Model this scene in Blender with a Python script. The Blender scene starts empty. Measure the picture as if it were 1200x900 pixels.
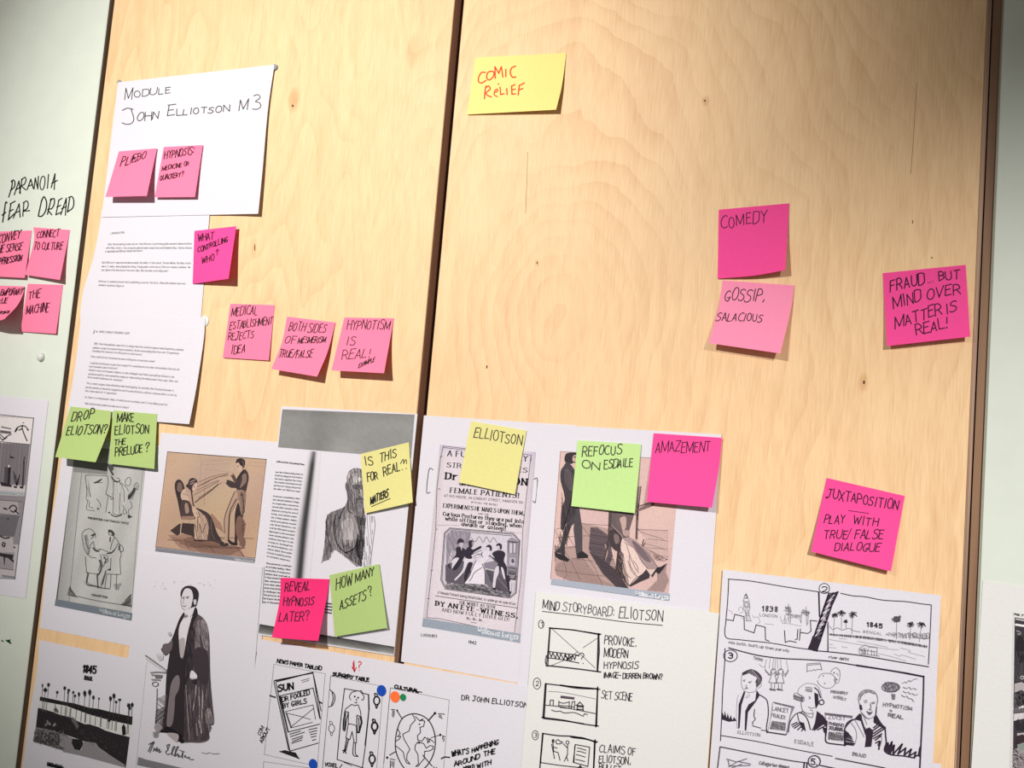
import bpy, math, random
import numpy as np
from mathutils import Matrix, Vector

SC = bpy.context.scene
COL = SC.collection

# ------------------------------------------------------------------ camera
CAM = np.array([0.0, -1.0707, 1.50]); YAW, PIT, ROL, FPX = 0.429572, 0.0864683, -0.0833579, 1162.8
def _rot():
    cy, sy = math.cos(YAW), math.sin(YAW); cp, sp = math.cos(PIT), math.sin(PIT); cr, sr = math.cos(ROL), math.sin(ROL)
    return np.array([[cy,-sy,0],[sy,cy,0],[0,0,1]]) @ np.array([[1,0,0],[0,cp,-sp],[0,sp,cp]]) @ np.array([[cr,0,sr],[0,1,0],[-sr,0,cr]])
ROT = _rot()
cd = bpy.data.cameras.new('camera'); co = bpy.data.objects.new('camera', cd); COL.objects.link(co)
m = Matrix.Identity(4)
for i in range(3):
    m[i][0] = ROT[i,0]; m[i][1] = ROT[i,2]; m[i][2] = -ROT[i,1]; m[i][3] = CAM[i]
co.matrix_world = m
cd.sensor_width = 36.0; cd.lens = FPX/1200*36; cd.clip_start = 0.02
SC.camera = co

# ------------------------------------------------------------------ world, lamps, exposure
w = bpy.data.worlds.new('world'); SC.world = w; w.use_nodes = True
w.node_tree.nodes['Background'].inputs[0].default_value = (1.0, 0.96, 0.91, 1)
w.node_tree.nodes['Background'].inputs[1].default_value = 0.26
def spot(name, loc, aim, energy, size, blend, rad, col):
    l = bpy.data.lights.new(name, 'SPOT'); l.energy = energy; l.spot_size = math.radians(size); l.spot_blend = blend
    l.shadow_soft_size = rad; l.color = col
    o = bpy.data.objects.new(name, l); COL.objects.link(o); o.location = loc
    d = Vector(aim) - Vector(loc); o.rotation_euler = d.to_track_quat('-Z', 'Y').to_euler()
spot('ceiling_spot', (-1.05, -2.0, 2.48), (-0.86, 0, 1.79), 268, 48, 1.0, 0.020, (1.0, 0.945, 0.885))
spot('ceiling_spot', (1.05, -2.0, 2.48), (0.17, 0, 1.07), 325, 41, 1.0, 0.020, (1.0, 0.955, 0.91))
SC.view_settings.view_transform = 'Standard'; SC.view_settings.look = 'None'
SC.view_settings.exposure = 0.0; SC.view_settings.gamma = 1.0; SC.view_settings.use_curve_mapping = False

# ------------------------------------------------------------------ materials
def lin(v):
    v = v/255.0
    return v/12.92 if v <= 0.04045 else ((v+0.055)/1.055)**2.4
def rgb(r, g, b): return (lin(r), lin(g), lin(b))
def new_mat(name):
    mt = bpy.data.materials.new(name); mt.use_nodes = True
    return mt, mt.node_tree.nodes, mt.node_tree.links, mt.node_tree.nodes['Principled BSDF']
def N(ns, t, **kw):
    n = ns.new(t)
    for k, v in kw.items(): setattr(n, k, v)
    return n
def plain(name, col, rough=0.7, noise=0.04, scale=300, bump=0.0):
    mt, ns, ls, b = new_mat(name)
    tc = N(ns, 'ShaderNodeTexCoord'); nz = N(ns, 'ShaderNodeTexNoise'); nz.inputs['Scale'].default_value = scale; nz.inputs['Detail'].default_value = 3
    ls.new(tc.outputs['Object'], nz.inputs['Vector'])
    mr = N(ns, 'ShaderNodeMapRange'); mr.inputs[1].default_value = .3; mr.inputs[2].default_value = .7
    mr.inputs[3].default_value = 1-noise; mr.inputs[4].default_value = 1+noise
    ls.new(nz.outputs['Fac'], mr.inputs[0])
    vm = N(ns, 'ShaderNodeVectorMath', operation='SCALE'); vm.inputs[0].default_value = col[:3]
    ls.new(mr.outputs[0], vm.inputs['Scale']); ls.new(vm.outputs[0], b.inputs['Base Color'])
    b.inputs['Roughness'].default_value = rough; b.inputs['Specular IOR Level'].default_value = .25
    if bump:
        bp = N(ns, 'ShaderNodeBump'); bp.inputs['Strength'].default_value = bump; bp.inputs['Distance'].default_value = .0003
        ls.new(nz.outputs['Fac'], bp.inputs['Height']); ls.new(bp.outputs[0], b.inputs['Normal'])
    return mt
def thin_paper(name, col, trans=.25, tcol=None, noise=.03):
    mt, ns, ls, b = new_mat(name); out = [n for n in ns if n.type == 'OUTPUT_MATERIAL'][0]
    tc = N(ns, 'ShaderNodeTexCoord'); nz = N(ns, 'ShaderNodeTexNoise'); nz.inputs['Scale'].default_value = 420; nz.inputs['Detail'].default_value = 4
    ls.new(tc.outputs['Object'], nz.inputs['Vector'])
    mr = N(ns, 'ShaderNodeMapRange'); mr.inputs[1].default_value = .3; mr.inputs[2].default_value = .7
    mr.inputs[3].default_value = 1-noise; mr.inputs[4].default_value = 1+noise; ls.new(nz.outputs['Fac'], mr.inputs[0])
    vm = N(ns, 'ShaderNodeVectorMath', operation='SCALE'); vm.inputs[0].default_value = col[:3]
    ls.new(mr.outputs[0], vm.inputs['Scale']); ls.new(vm.outputs[0], b.inputs['Base Color'])
    b.inputs['Roughness'].default_value = .75; b.inputs['Specular IOR Level'].default_value = .15
    tr = N(ns, 'ShaderNodeBsdfTranslucent'); tr.inputs['Color'].default_value = (*(tcol or col)[:3], 1)
    mx = N(ns, 'ShaderNodeMixShader'); mx.inputs[0].default_value = trans
    ls.new(b.outputs[0], mx.inputs[1]); ls.new(tr.outputs[0], mx.inputs[2]); ls.new(mx.outputs[0], out.inputs['Surface'])
    return mt
def ink_material(name, noise, scale):
    mt, ns, ls, b = new_mat(name)
    at = N(ns, 'ShaderNodeAttribute'); at.attribute_name = 'Col'
    tc = N(ns, 'ShaderNodeTexCoord'); nz = N(ns, 'ShaderNodeTexNoise'); nz.inputs['Scale'].default_value = scale; nz.inputs['Detail'].default_value = 3
    ls.new(tc.outputs['Object'], nz.inputs['Vector'])
    mr = N(ns, 'ShaderNodeMapRange'); mr.inputs[1].default_value = .3; mr.inputs[2].default_value = .7
    mr.inputs[3].default_value = 1-noise; mr.inputs[4].default_value = 1+noise; ls.new(nz.outputs['Fac'], mr.inputs[0])
    vm = N(ns, 'ShaderNodeVectorMath', operation='SCALE'); ls.new(at.outputs['Color'], vm.inputs[0])
    ls.new(mr.outputs[0], vm.inputs['Scale']); ls.new(vm.outputs[0], b.inputs['Base Color'])
    b.inputs['Roughness'].default_value = .7; b.inputs['Specular IOR Level'].default_value = .2
    return mt
M_INK = ink_material('marker_ink', .08, 900)
M_PRINT = ink_material('printed_toner', .22, 1300)
PAPER = rgb(217, 215, 225)
M_PAPER = thin_paper('white_paper', PAPER, .06)
M_PAPER_GREEN = thin_paper('cool_white_paper', rgb(221, 222, 221), .06)
M_LPINK = thin_paper('light_pink_note', rgb(255, 138, 176), .2, rgb(255, 80, 110))
M_HPINK = thin_paper('hot_pink_note', rgb(250, 84, 164), .2, rgb(255, 50, 100))
M_RPINK = thin_paper('red_pink_note', rgb(246, 54, 128), .2, rgb(255, 40, 80))
M_BPINK = thin_paper('baby_pink_note', rgb(255, 158, 196), .22, rgb(255, 90, 110))
M_GREEN = thin_paper('lime_green_note', rgb(182, 207, 132), .18)
M_PGREEN = thin_paper('pale_green_note', rgb(200, 233, 156), .18)
M_YELL = thin_paper('yellow_note', rgb(248, 238, 152), .2, rgb(240, 200, 100))
M_PYELL = thin_paper('pale_yellow_note', rgb(234, 229, 156), .2)

def birch(name, cx, cz, ring, stretch, seed, amp=9., nsc=5.5, knots=()):
    """pale rotary-cut birch veneer: wavy growth contours around (cx, cz), fine vertical fibre"""
    mt, ns, ls, b = new_mat(name)
    ge = N(ns, 'ShaderNodeNewGeometry'); sx = N(ns, 'ShaderNodeSeparateXYZ'); ls.new(ge.outputs['Position'], sx.inputs[0])
    def M(op, a, bb=None, cc=None):
        n = N(ns, 'ShaderNodeMath', operation=op)
        for i, v in enumerate((a, bb, cc)):
            if v is None: continue
            if isinstance(v, (int, float)): n.inputs[i].default_value = v
            else: ls.new(v, n.inputs[i])
        return n.outputs[0]
    x = M('SUBTRACT', sx.outputs[0], cx); z = M('MULTIPLY', M('SUBTRACT', sx.outputs[2], cz), stretch)
    cmb = N(ns, 'ShaderNodeCombineXYZ'); ls.new(x, cmb.inputs[0]); ls.new(z, cmb.inputs[1]); cmb.inputs[2].default_value = seed
    def noise(sc, det, vec=cmb.outputs[0], dist=0.0):
        n = N(ns, 'ShaderNodeTexNoise'); n.inputs['Scale'].default_value = sc; n.inputs['Detail'].default_value = det
        n.inputs['Distortion'].default_value = dist; ls.new(vec, n.inputs['Vector']); return n.outputs['Fac']
    rad = M('SQRT', M('ADD', M('MULTIPLY', x, x), M('MULTIPLY', z, z)))
    n1 = noise(nsc, 1.5); n2 = noise(30, 3.0)
    h = M('ADD', M('MULTIPLY', rad, ring), M('ADD', M('MULTIPLY', n1, amp), M('MULTIPLY', n2, .7)))
    fr = M('FRACT', h)
    band = M('POWER', fr, 2.2)                        # soft rise then sharp latewood edge
    fade = N(ns, 'ShaderNodeMapRange'); ls.new(noise(7, 1), fade.inputs[0]); fade.inputs[1].default_value = .36; fade.inputs[2].default_value = .64; fade.inputs[3].default_value = .3; fade.inputs[4].default_value = 1
    band = M('MULTIPLY', band, fade.outputs[0])
    fv = N(ns, 'ShaderNodeCombineXYZ'); ls.new(M('MULTIPLY', sx.outputs[0], 620), fv.inputs[0]); ls.new(M('MULTIPLY', sx.outputs[2], 34), fv.inputs[1])
    fib = noise(1.0, 3.0, fv.outputs[0])
    fv2 = N(ns, 'ShaderNodeCombineXYZ'); ls.new(M('MULTIPLY', sx.outputs[0], 60), fv2.inputs[0]); ls.new(M('MULTIPLY', sx.outputs[2], 9), fv2.inputs[1])
    blot = noise(1.0, 3.0, fv2.outputs[0], .6)
    mix = N(ns, 'ShaderNodeMix', data_type='RGBA'); mix.inputs[6].default_value = (*rgb(233, 199, 155), 1); mix.inputs[7].default_value = (*rgb(198, 150, 102), 1)
    f = M('ADD', M('MULTIPLY', band, .27), M('ADD', M('MULTIPLY', M('SUBTRACT', fib, .44), .85), M('MULTIPLY', M('SUBTRACT', blot, .40), .6)))
    for (u, v, rx, dz, k) in knots:                   # soft brown halo in the veneer round a small knot
        p = at(u, v, 0.0); a = M('DIVIDE', M('SUBTRACT', sx.outputs[0], float(p[0])), rx); c = M('DIVIDE', M('SUBTRACT', sx.outputs[2], float(p[2])), dz)
        mr = N(ns, 'ShaderNodeMapRange', interpolation_type='SMOOTHSTEP'); ls.new(M('ADD', M('MULTIPLY', a, a), M('MULTIPLY', c, c)), mr.inputs[0])
        mr.inputs[1].default_value = 0; mr.inputs[2].default_value = 1; mr.inputs[3].default_value = k; mr.inputs[4].default_value = 0; f = M('ADD', f, mr.outputs[0])
    f = M('MINIMUM', M('MAXIMUM', f, 0), 1)
    ls.new(f, mix.inputs[0]); ls.new(mix.outputs[2], b.inputs['Base Color'])
    b.inputs['Roughness'].default_value = .55; b.inputs['Specular IOR Level'].default_value = .3
    bp = N(ns, 'ShaderNodeBump'); bp.inputs['Strength'].default_value = .25; bp.inputs['Distance'].default_value = .0004
    ls.new(fib, bp.inputs['Height']); ls.new(bp.outputs[0], b.inputs['Normal'])
    return mt
def ply_edge(name, c1, c2, per):
    mt, ns, ls, b = new_mat(name)
    ge = N(ns, 'ShaderNodeNewGeometry'); mp = N(ns, 'ShaderNodeVectorMath', operation='MULTIPLY'); mp.inputs[1].default_value = (per, per, 3)
    ls.new(ge.outputs['Position'], mp.inputs[0])
    nz = N(ns, 'ShaderNodeTexNoise'); nz.inputs['Scale'].default_value = 1; nz.inputs['Detail'].default_value = 2; ls.new(mp.outputs[0], nz.inputs['Vector'])
    mr = N(ns, 'ShaderNodeMapRange'); mr.inputs[1].default_value = .35; mr.inputs[2].default_value = .65; ls.new(nz.outputs['Fac'], mr.inputs[0])
    mix = N(ns, 'ShaderNodeMix', data_type='RGBA'); mix.inputs[6].default_value = (*c1, 1); mix.inputs[7].default_value = (*c2, 1)
    ls.new(mr.outputs[0], mix.inputs[0]); ls.new(mix.outputs[2], b.inputs['Base Color']); b.inputs['Roughness'].default_value = .6
    return mt

# ------------------------------------------------------------------ geometry helpers
def at(u, v, lift=0.0):
    """photo pixel -> point on the plane lying `lift` metres in front of the wall"""
    u = np.asarray(u, float); v = np.asarray(v, float); lift = np.asarray(lift, float)
    a = (u-600)/FPX; c = -(v-450)/FPX
    d = ROT[:,0]*a[...,None] + ROT[:,1] + ROT[:,2]*c[...,None]
    t = (-lift - CAM[1])/d[...,1]
    return CAM + d*t[...,None]
ORG = {}
def link(name, verts, faces, mats, parent=None, origin=(0,0,0), cols=None, smooth=False, fmat=None):
    me = bpy.data.meshes.new(name); V = np.asarray(verts, float) - np.asarray(origin)
    me.from_pydata(V.tolist(), [], faces); me.update()
    for mt in (mats if isinstance(mats, (list, tuple)) else [mats]): me.materials.append(mt)
    if fmat is not None: me.polygons.foreach_set('material_index', fmat)
    if smooth: me.polygons.foreach_set('use_smooth', [True]*len(me.polygons))
    if cols is not None:
        a = me.color_attributes.new('Col', 'FLOAT_COLOR', 'POINT')
        c = np.ones((len(V), 4)); c[:,:3] = cols; a.data.foreach_set('color', c.ravel())
    o = bpy.data.objects.new(name, me); COL.objects.link(o)
    ORG[o.name] = Vector(origin)
    o.location = Vector(origin) - (ORG[parent.name] if parent is not None else Vector((0,0,0)))
    if parent is not None: o.parent = parent
    return o
def tag(o, label, cat, group=None):
    o['label'] = label; o['category'] = cat
    if group: o['group'] = group
    return o
def box_vf(x0, x1, y0, y1, z0, z1):
    v = [(x0,y0,z0),(x1,y0,z0),(x1,y1,z0),(x0,y1,z0),(x0,y0,z1),(x1,y0,z1),(x1,y1,z1),(x0,y1,z1)]
    f = [(0,3,2,1),(4,5,6,7),(0,1,5,4),(1,2,6,5),(2,3,7,6),(3,0,4,7)]
    return v, f
def box(name, b, mat, parent=None):
    v, f = box_vf(*b); return link(name, v, f, mat, parent, ((b[0]+b[1])/2, (b[2]+b[3])/2, b[4]))
def panel(name, x0, x1, z0, z1, face, edge, th=.018, ch=.0008):
    """board with a chamfered front edge; front face at y = 0, own material on the cut edges"""
    v = []
    for (y, i) in ((0, ch), (ch, 0), (th, 0)):
        v += [(x0+i,y,z0+i),(x1-i,y,z0+i),(x1-i,y,z1-i),(x0+i,y,z1-i)]
    f = [(0,1,2,3)]; fm = [0]
    for r in range(2):
        for k in range(4):
            a, b2 = r*4+k, r*4+(k+1)%4; f.append((a, a+4, b2+4, b2)); fm.append(0 if r == 0 else 1)
    f.append((11,10,9,8)); fm.append(1)
    return link(name, v, f, [face, edge], None, ((x0+x1)/2, 0, z0), fmat=fm)

def catmull(P, n=5):
    P = np.asarray(P, float)
    if len(P) < 3: return P
    closed = np.allclose(P[0], P[-1])
    if closed: Q = np.vstack([P[-2], P, P[1]])
    else: Q = np.vstack([2*P[0]-P[1], P, 2*P[-1]-P[-2]])
    out = []
    t = np.linspace(0, 1, n, endpoint=False)[:,None]
    for i in range(1, len(Q)-2):
        p0, p1, p2, p3 = Q[i-1], Q[i], Q[i+1], Q[i+2]
        out.append(.5*((2*p1)+(-p0+p2)*t+(2*p0-5*p1+4*p2-p3)*t*t+(-p0+3*p1-3*p2+p3)*t**3))
    out.append(Q[-2][None]); return np.vstack(out)

# ------------------------------------------------------------------ stroke alphabet (x 0-8, y 0-9 cap height, a b c = below baseline)
GL = {
'A':'003960 1353','B':'0009 ~093957563505 ~053554521000','C':'~68491704114061','D':'0009 ~09396866623000','E':'590900 0050 0545','F':'590900 0545',
'G':'~68491704114063 336364','H':'0009 6069 0565','I':'1019','J':'1969 ~4942200011','K':'0009 5904 1550','L':'090050','M':'0009418980','N':'00096069',
'O':'~391804113051645839','P':'0009 ~0939575504','Q':'~391804113051645839 4260','R':'0009 ~0939575504 3460','S':'~68491816355462401001','T':'0969 3930',
'U':'~09031130516369','V':'093069','W':'0920476089','X':'0960 6900','Y':'0935 6935 3530','Z':'09690060',
'0':'~391704123052645739','1':'173930','2':'~0719495744 440050','3':'~0829575525 ~2554512001','4':'40490363','5':'590905 ~053654512001',
'6':'~582703104052441403','7':'096920','8':'~39175330135739','9':'~562517395740','?':'~071949573533 3130','!':'1914 1110','.':'1011',',':'211a',
':':'1112 1617','\'':'1917','-':'1454','/':'0069','(':'~291520','#':'0069 1979 0050',
'a':'~5626032053 5650','b':'0900 ~0436533001','c':'~5526032051','d':'5950 ~5526032052','e':'0353 ~534626032051','f':'~49382620 0646',
'g':'~565b2c0b ~5526032051','h':'0900 ~04365450','i':'1610 1819','j':'~262b0c 2829','k':'0900 4602 2350','l':'1910','m':'0600 ~04264340 ~44668380',
'n':'0600 ~04365450','o':'~3603306336','p':'060c ~0436533001','q':'565c ~5526032051','r':'0600 ~043656','s':'~55261543412001','t':'~29213050 0646',
'u':'~06023053 5650','v':'062056','w':'0620456086','x':'0650 5600','y':'0620 561c','z':'06560050'}
def _glyph(s):
    out = []; toks = s.split()
    for tk in toks:
        sm = tk.startswith('~'); tk = tk.lstrip('~')
        pts = [(int(tk[i]), {'a':-1,'b':-2,'c':-3}.get(tk[i+1]) if tk[i+1] in 'abc' else int(tk[i+1])) for i in range(0, len(tk)-1, 2)]
        if len(pts) > 1: out.append(np.array(catmull(pts, 3) if sm and len(pts) > 2 else pts, float))
    return out
GLY = {k: _glyph(v) for k, v in GL.items()}
GW = {k: max(p[:,0].max() for p in v) for k, v in GLY.items()}
for k in 'IJ1il!.,:\'': GW[k] = max(GW[k], 2)

# ------------------------------------------------------------------ a sheet of paper on the wall
class Sheet:
    """corners TL,TR,BR,BL as seen in the photograph; `edges` = extra outline points per side ('l','r','t','b')
    lifts = height of those corners above `base` (m); ps / pt = curl exponents across and down the sheet"""
    n_made = 0
    def __init__(s, name, label, cat, corners, mat, base=.0004, lifts=(0,0,0,0), ps=1., pt=1., edges=None, res=(10,12), group=None, th=.0002):
        s.C = np.array(corners, float); s.base = base; s.L = lifts; s.ps = ps; s.pt = pt; s.th = th
        e = edges or {}; C = s.C
        def side(a, b, ex): return catmull(np.array([a]+list(ex)+[b], float), 8) if ex else np.array([a, b], float)
        s.E = {'t':side(C[0],C[1],e.get('t')),'b':side(C[3],C[2],e.get('b')),'l':side(C[0],C[3],e.get('l')),'r':side(C[1],C[2],e.get('r'))}
        s.A = {}
        for k, p in s.E.items():
            d = np.r_[0, np.cumsum(np.linalg.norm(np.diff(p, axis=0), axis=1))]; s.A[k] = d/d[-1]
        s.nx, s.ny = res
        S, T = np.meshgrid(np.linspace(0,1,s.nx+1), np.linspace(0,1,s.ny+1)); S = S.ravel(); T = T.ravel()
        P = s.px(S, T); lf = s.lift(S, T)
        F = at(P[:,0], P[:,1], lf); B = F.copy(); B[:,1] += th
        s.org = at(s.C[:,0].mean(), s.C[:,1].mean(), base)
        n = len(F); w = s.nx+1; faces = []
        for j in range(s.ny):
            for i in range(s.nx):
                a = j*w+i; faces.append((a, a+w, a+w+1, a+1)); faces.append((n+a, n+a+1, n+a+w+1, n+a+w))
        for i in range(s.nx):
            a = i; faces.append((a, a+1, n+a+1, n+a)); a = s.ny*w+i; faces.append((a+1, a, n+a, n+a+1))
        for j in range(s.ny):
            a = j*w; faces.append((a+w, a, n+a, n+a+w)); a = j*w+s.nx; faces.append((a, a+w, n+a+w, n+a))
        s.o = link(name, np.vstack([F, B]), faces, mat, None, s.org, smooth=False)
        tag(s.o, label, cat, group)
        s.parts = {}; s.part = 'lettering'; s.layer = 0; s.ox = s.oy = 0.0; s.sc = 1.0; s.rng = random.Random(Sheet.n_made*7+3); Sheet.n_made += 1
        up = (s.C[0]-s.C[3]); s.up = up/np.linalg.norm(up)
    def ed(s, k, t):
        p = s.E[k]; a = s.A[k]; e = (t-np.clip(t, 0, 1))[...,None]
        return np.stack([np.interp(t, a, p[:,0]), np.interp(t, a, p[:,1])], -1)+e*(p[-1]-p[0])
    def px(s, S, T):
        C = s.C; S1 = S[...,None]; T1 = T[...,None]
        return (1-T1)*s.ed('t',S)+T1*s.ed('b',S)+(1-S1)*s.ed('l',T)+S1*s.ed('r',T) - ((1-S1)*(1-T1)*C[0]+S1*(1-T1)*C[1]+S1*T1*C[2]+(1-S1)*T1*C[3])
    def lift(s, S, T):
        a = np.clip(S,0,1)**s.ps; b = np.clip(T,0,1)**s.pt; tl, tr, br, bl = s.L
        return s.base + tl*(1-a)*(1-b)+tr*a*(1-b)+br*a*b+bl*(1-a)*b
    def inv(s, P):
        C = s.C; S = np.full(len(P), .5); T = S.copy(); e = 1e-3
        for _ in range(14):
            Q = s.px(S, T); R = P-Q; a = (s.px(S+e,T)-Q)/e; b = (s.px(S,T+e)-Q)/e
            det = a[:,0]*b[:,1]-a[:,1]*b[:,0]
            S = np.clip(S+.85*(R[:,0]*b[:,1]-R[:,1]*b[:,0])/det, -.2, 1.2); T = np.clip(T+.85*(a[:,0]*R[:,1]-a[:,1]*R[:,0])/det, -.2, 1.2)
        return S, T
    # ---- drawing
    def v(s, ox, oy, sc): s.ox, s.oy, s.sc = ox, oy, sc; return s
    def on(s, part): s.part = part; return s
    def _add(s, P, faces, col, up=0.):
        b = s.parts.setdefault(s.part, [[], [], [], [], 0])
        b[0].append(P); b[1] += [tuple(i+b[4] for i in f) for f in faces]
        c = np.empty((len(P), 3)); c[:] = col; b[2].append(c); b[3].append(np.full(len(P), (s.layer+up)*.00002)); b[4] += len(P)
    @staticmethod
    def _c(c):
        if isinstance(c, (int, float)): return (lin(c),)*3
        return rgb(*c)
    def tr(s, q): return np.array(q, float)/s.sc + (s.ox, s.oy)
    def parse(s, d):
        out = []
        for part in d.split('/'):
            a = np.array(part.split(), float).reshape(-1, 2)
            out.append(s.tr(a))
        return out
    def ribbon(s, P, w, col):
        keep = np.r_[True, np.linalg.norm(np.diff(P, axis=0), axis=1) > 1e-4]; P = P[keep]
        if len(P) < 2: return
        if s.L != (0,0,0,0):                       # follow the curl
            Q = [P[0]]
            for a, b in zip(P[:-1], P[1:]):
                n = max(1, int(np.linalg.norm(b-a)/5)); Q += [a+(b-a)*k/n for k in range(1, n+1)]
            P = np.array(Q)
        d = np.diff(P, axis=0); l = np.linalg.norm(d, axis=1)[:,None]; d = d/l
        turn = (d[:-1]*d[1:]).sum(1)
        cuts = [0]+[int(i)+1 for i in np.nonzero(turn < .35)[0]]+[len(P)-1]
        for a, b in zip(cuts[:-1], cuts[1:]): s._rib(P[a:b+1], w, col)
    def _rib(s, P, w, col):
        d = np.diff(P, axis=0); l = np.linalg.norm(d, axis=1)[:,None]; d = d/l
        P = P.copy(); P[0] -= d[0]*w*.4; P[-1] += d[-1]*w*.4
        nrm = np.stack([-d[:,1], d[:,0]], 1)
        nn = np.vstack([nrm[:1], nrm[:-1]+nrm[1:], nrm[-1:]]); ln = np.linalg.norm(nn, axis=1)[:,None]; nn = nn/np.maximum(ln, .3)
        nn[1:-1] *= np.clip(2/np.maximum(ln[1:-1], .8), 1, 1.8)*1.0
        n = len(P); V = np.vstack([P+nn*w/2, P-nn*w/2]); F = [(i, i+1, n+i+1, n+i) for i in range(n-1)]
        s._add(V, F, col, .5)
    def l(s, d, w=.8, c=28, smooth=False):
        col = s._c(c)
        for P in s.parse(d): s.ribbon(catmull(P) if smooth else P, w, col)
        return s
    def c(s, d, w=.8, c=28): return s.l(d, w, c, True)
    def f(s, d, c=40, smooth=False):
        col = s._c(c)
        for P in s.parse(d):
            s.layer += 1
            if smooth: P = catmull(np.vstack([P, P[:1]]), 3)[:-1]
            s._add(P, [tuple(range(len(P)))], col)
        return s
    def fs(s, d, c=40): return s.f(d, c, True)
    def el(s, x, y, rx, ry, c=40, n=14):
        a = np.linspace(0, 2*math.pi, n, endpoint=False); s.layer += 1
        s._add(s.tr(np.stack([x+rx*np.cos(a), y+ry*np.sin(a)], 1)), [tuple(range(n))], s._c(c)); return s
    def ring(s, x, y, rx, ry, w=.8, c=28, n=18):
        a = np.linspace(0, 2*math.pi, n); s.ribbon(s.tr(np.stack([x+rx*np.cos(a), y+ry*np.sin(a)], 1)), w, s._c(c)); return s
    def grid(s, q, nx, ny, fn):
        """q: 4 corners (TL TR BR BL) in view coords; fn(S,T) -> grey 0-255 or rgb array"""
        q = s.tr(np.array(q, float).reshape(4, 2)); S, T = np.meshgrid(np.linspace(0,1,nx+1), np.linspace(0,1,ny+1)); S = S.ravel(); T = T.ravel()
        P = ((1-S)*(1-T))[:,None]*q[0]+(S*(1-T))[:,None]*q[1]+(S*T)[:,None]*q[2]+((1-S)*T)[:,None]*q[3]
        g = np.asarray(fn(S, T), float)
        if g.ndim == 1: g = np.stack([g]*3, 1)
        g = np.clip(g/255, 0, 1); g = np.where(g <= .04045, g/12.92, ((g+.055)/1.055)**2.4)
        w = nx+1; s.layer += 1
        s._add(P, [(j*w+i, (j+1)*w+i, (j+1)*w+i+1, j*w+i+1) for j in range(ny) for i in range(nx)], g); return s
    def hatch(s, d, ang, gap, w=.4, c=40, drop=.15, seg=0, wob=.3):
        col = s._c(c); a = math.radians(ang); D = np.array([math.cos(a), math.sin(a)]); Nn = np.array([-D[1], D[0]])
        for P in s.parse(d):
            pr = P@Nn; k = pr.min()
            while k < pr.max():
                k += gap*(1+s.rng.uniform(-wob, wob)); xs = []
                for A, B in zip(P, np.roll(P, -1, 0)):
                    da, db = A@Nn-k, B@Nn-k
                    if da*db < 0: xs.append((A+(B-A)*da/(da-db))@D)
                xs.sort()
                for x0, x1 in zip(xs[::2], xs[1::2]):
                    L = seg or (x1-x0); x = x0
                    while x < x1-.2:
                        e = min(x1, x+L*s.rng.uniform(.6, 1.3))
                        if s.rng.random() > drop:
                            o = s.rng.uniform(-.2, .2)*gap; s.ribbon(np.array([D*x+Nn*k, D*e+Nn*(k+o)]), w*s.rng.uniform(.6, 1.3), col)
                        x = e+.15
        return s
    def text(s, t, x0, y0, x1, y1, h, w=.8, c=30, jit=.36, sp=1.9, bold=False, up=None):
        """text on the baseline (x0,y0)-(x1,y1), cap height h (view units), stroke width w (photo px)"""
        A = s.tr((x0, y0)); B = s.tr((x1, y1)); H = h/s.sc/9.; U = (s.up if up is None else np.array(up)/np.linalg.norm(up))*H
        tot = 0.; xs = []
        for ch in t:
            if ch == ' ': tot += 4; xs.append(0); continue
            xs.append(tot); tot += GW.get(ch, 5)+sp
        tot -= sp; X = (B-A)/max(tot, 1); col = s._c(c); r = s.rng
        xn = X/np.linalg.norm(X); un = U/np.linalg.norm(U)
        for ch, gx in zip(t, xs):
            if ch == ' ': continue
            jx, jy, js, jk = r.uniform(-jit, jit), r.uniform(-jit, jit)*2.2, 1+r.uniform(-jit, jit)*.28, r.uniform(-jit, jit)*.5
            for g in GLY.get(ch, GLY['o']):
                q = g*js; P = A+(gx+jx+q[:,:1]+jk*(q[:,1:]-4)*.6)*X+(q[:,1:]+jy+jk*.35*(q[:,:1]-3))*U
                if not bold: s.ribbon(P, w, col); continue
                for i in range(len(P)-1):               # display face: thick stems, thin bars, slab serifs
                    d = P[i+1]-P[i]; vert = abs(d@un)/(np.linalg.norm(d)+1e-9)
                    s.ribbon(P[i:i+2], w*(.45+.75*vert), col)
                if bold == 2:
                    for i, k in ((0, 1), (-1, -2)):
                        if g[i,1] in (0, 9, 6, -3) and abs(g[i,0]-g[k,0]) < 3 and abs(g[i,1]-g[k,1]) > 2:
                            s.ribbon(np.array([P[i]-xn*w*1.0, P[i]+xn*w*1.0]), w*.45, col)
        return s
    def done(s, mats=None):
        mats = mats or {}
        for name, (V, F, Cc, Z, n) in s.parts.items():
            if not n: continue
            V = np.vstack(V); S, T = s.inv(V); W = at(V[:,0], V[:,1], s.lift(S, T)+.00012+np.concatenate(Z))
            link(name, W, F, mats.get(name) or (M_PRINT if name in ('photograph', 'engraving', 'caption_bar') else M_INK), s.o, s.org, cols=np.vstack(Cc))
        return s

# ------------------------------------------------------------------ the setting
PLASTER = plain('wall_plaster', rgb(196, 196, 188), .8, .03, 60)
f_ = box('floor', (-3.2, 2.6, -3.6, .12, -.1, 0), plain('floor_concrete', rgb(120, 116, 108), .6, .1, 20)); f_['kind'] = 'structure'
c_ = box('ceiling', (-3.2, 2.6, -3.6, .12, 2.75, 2.85), plain('ceiling_paint', rgb(215, 212, 204), .8, .02, 40)); c_['kind'] = 'structure'
w_ = box('wall_back', (-3.2, 2.6, .040, .12, 0, 2.75), PLASTER); w_['kind'] = 'structure'

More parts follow.
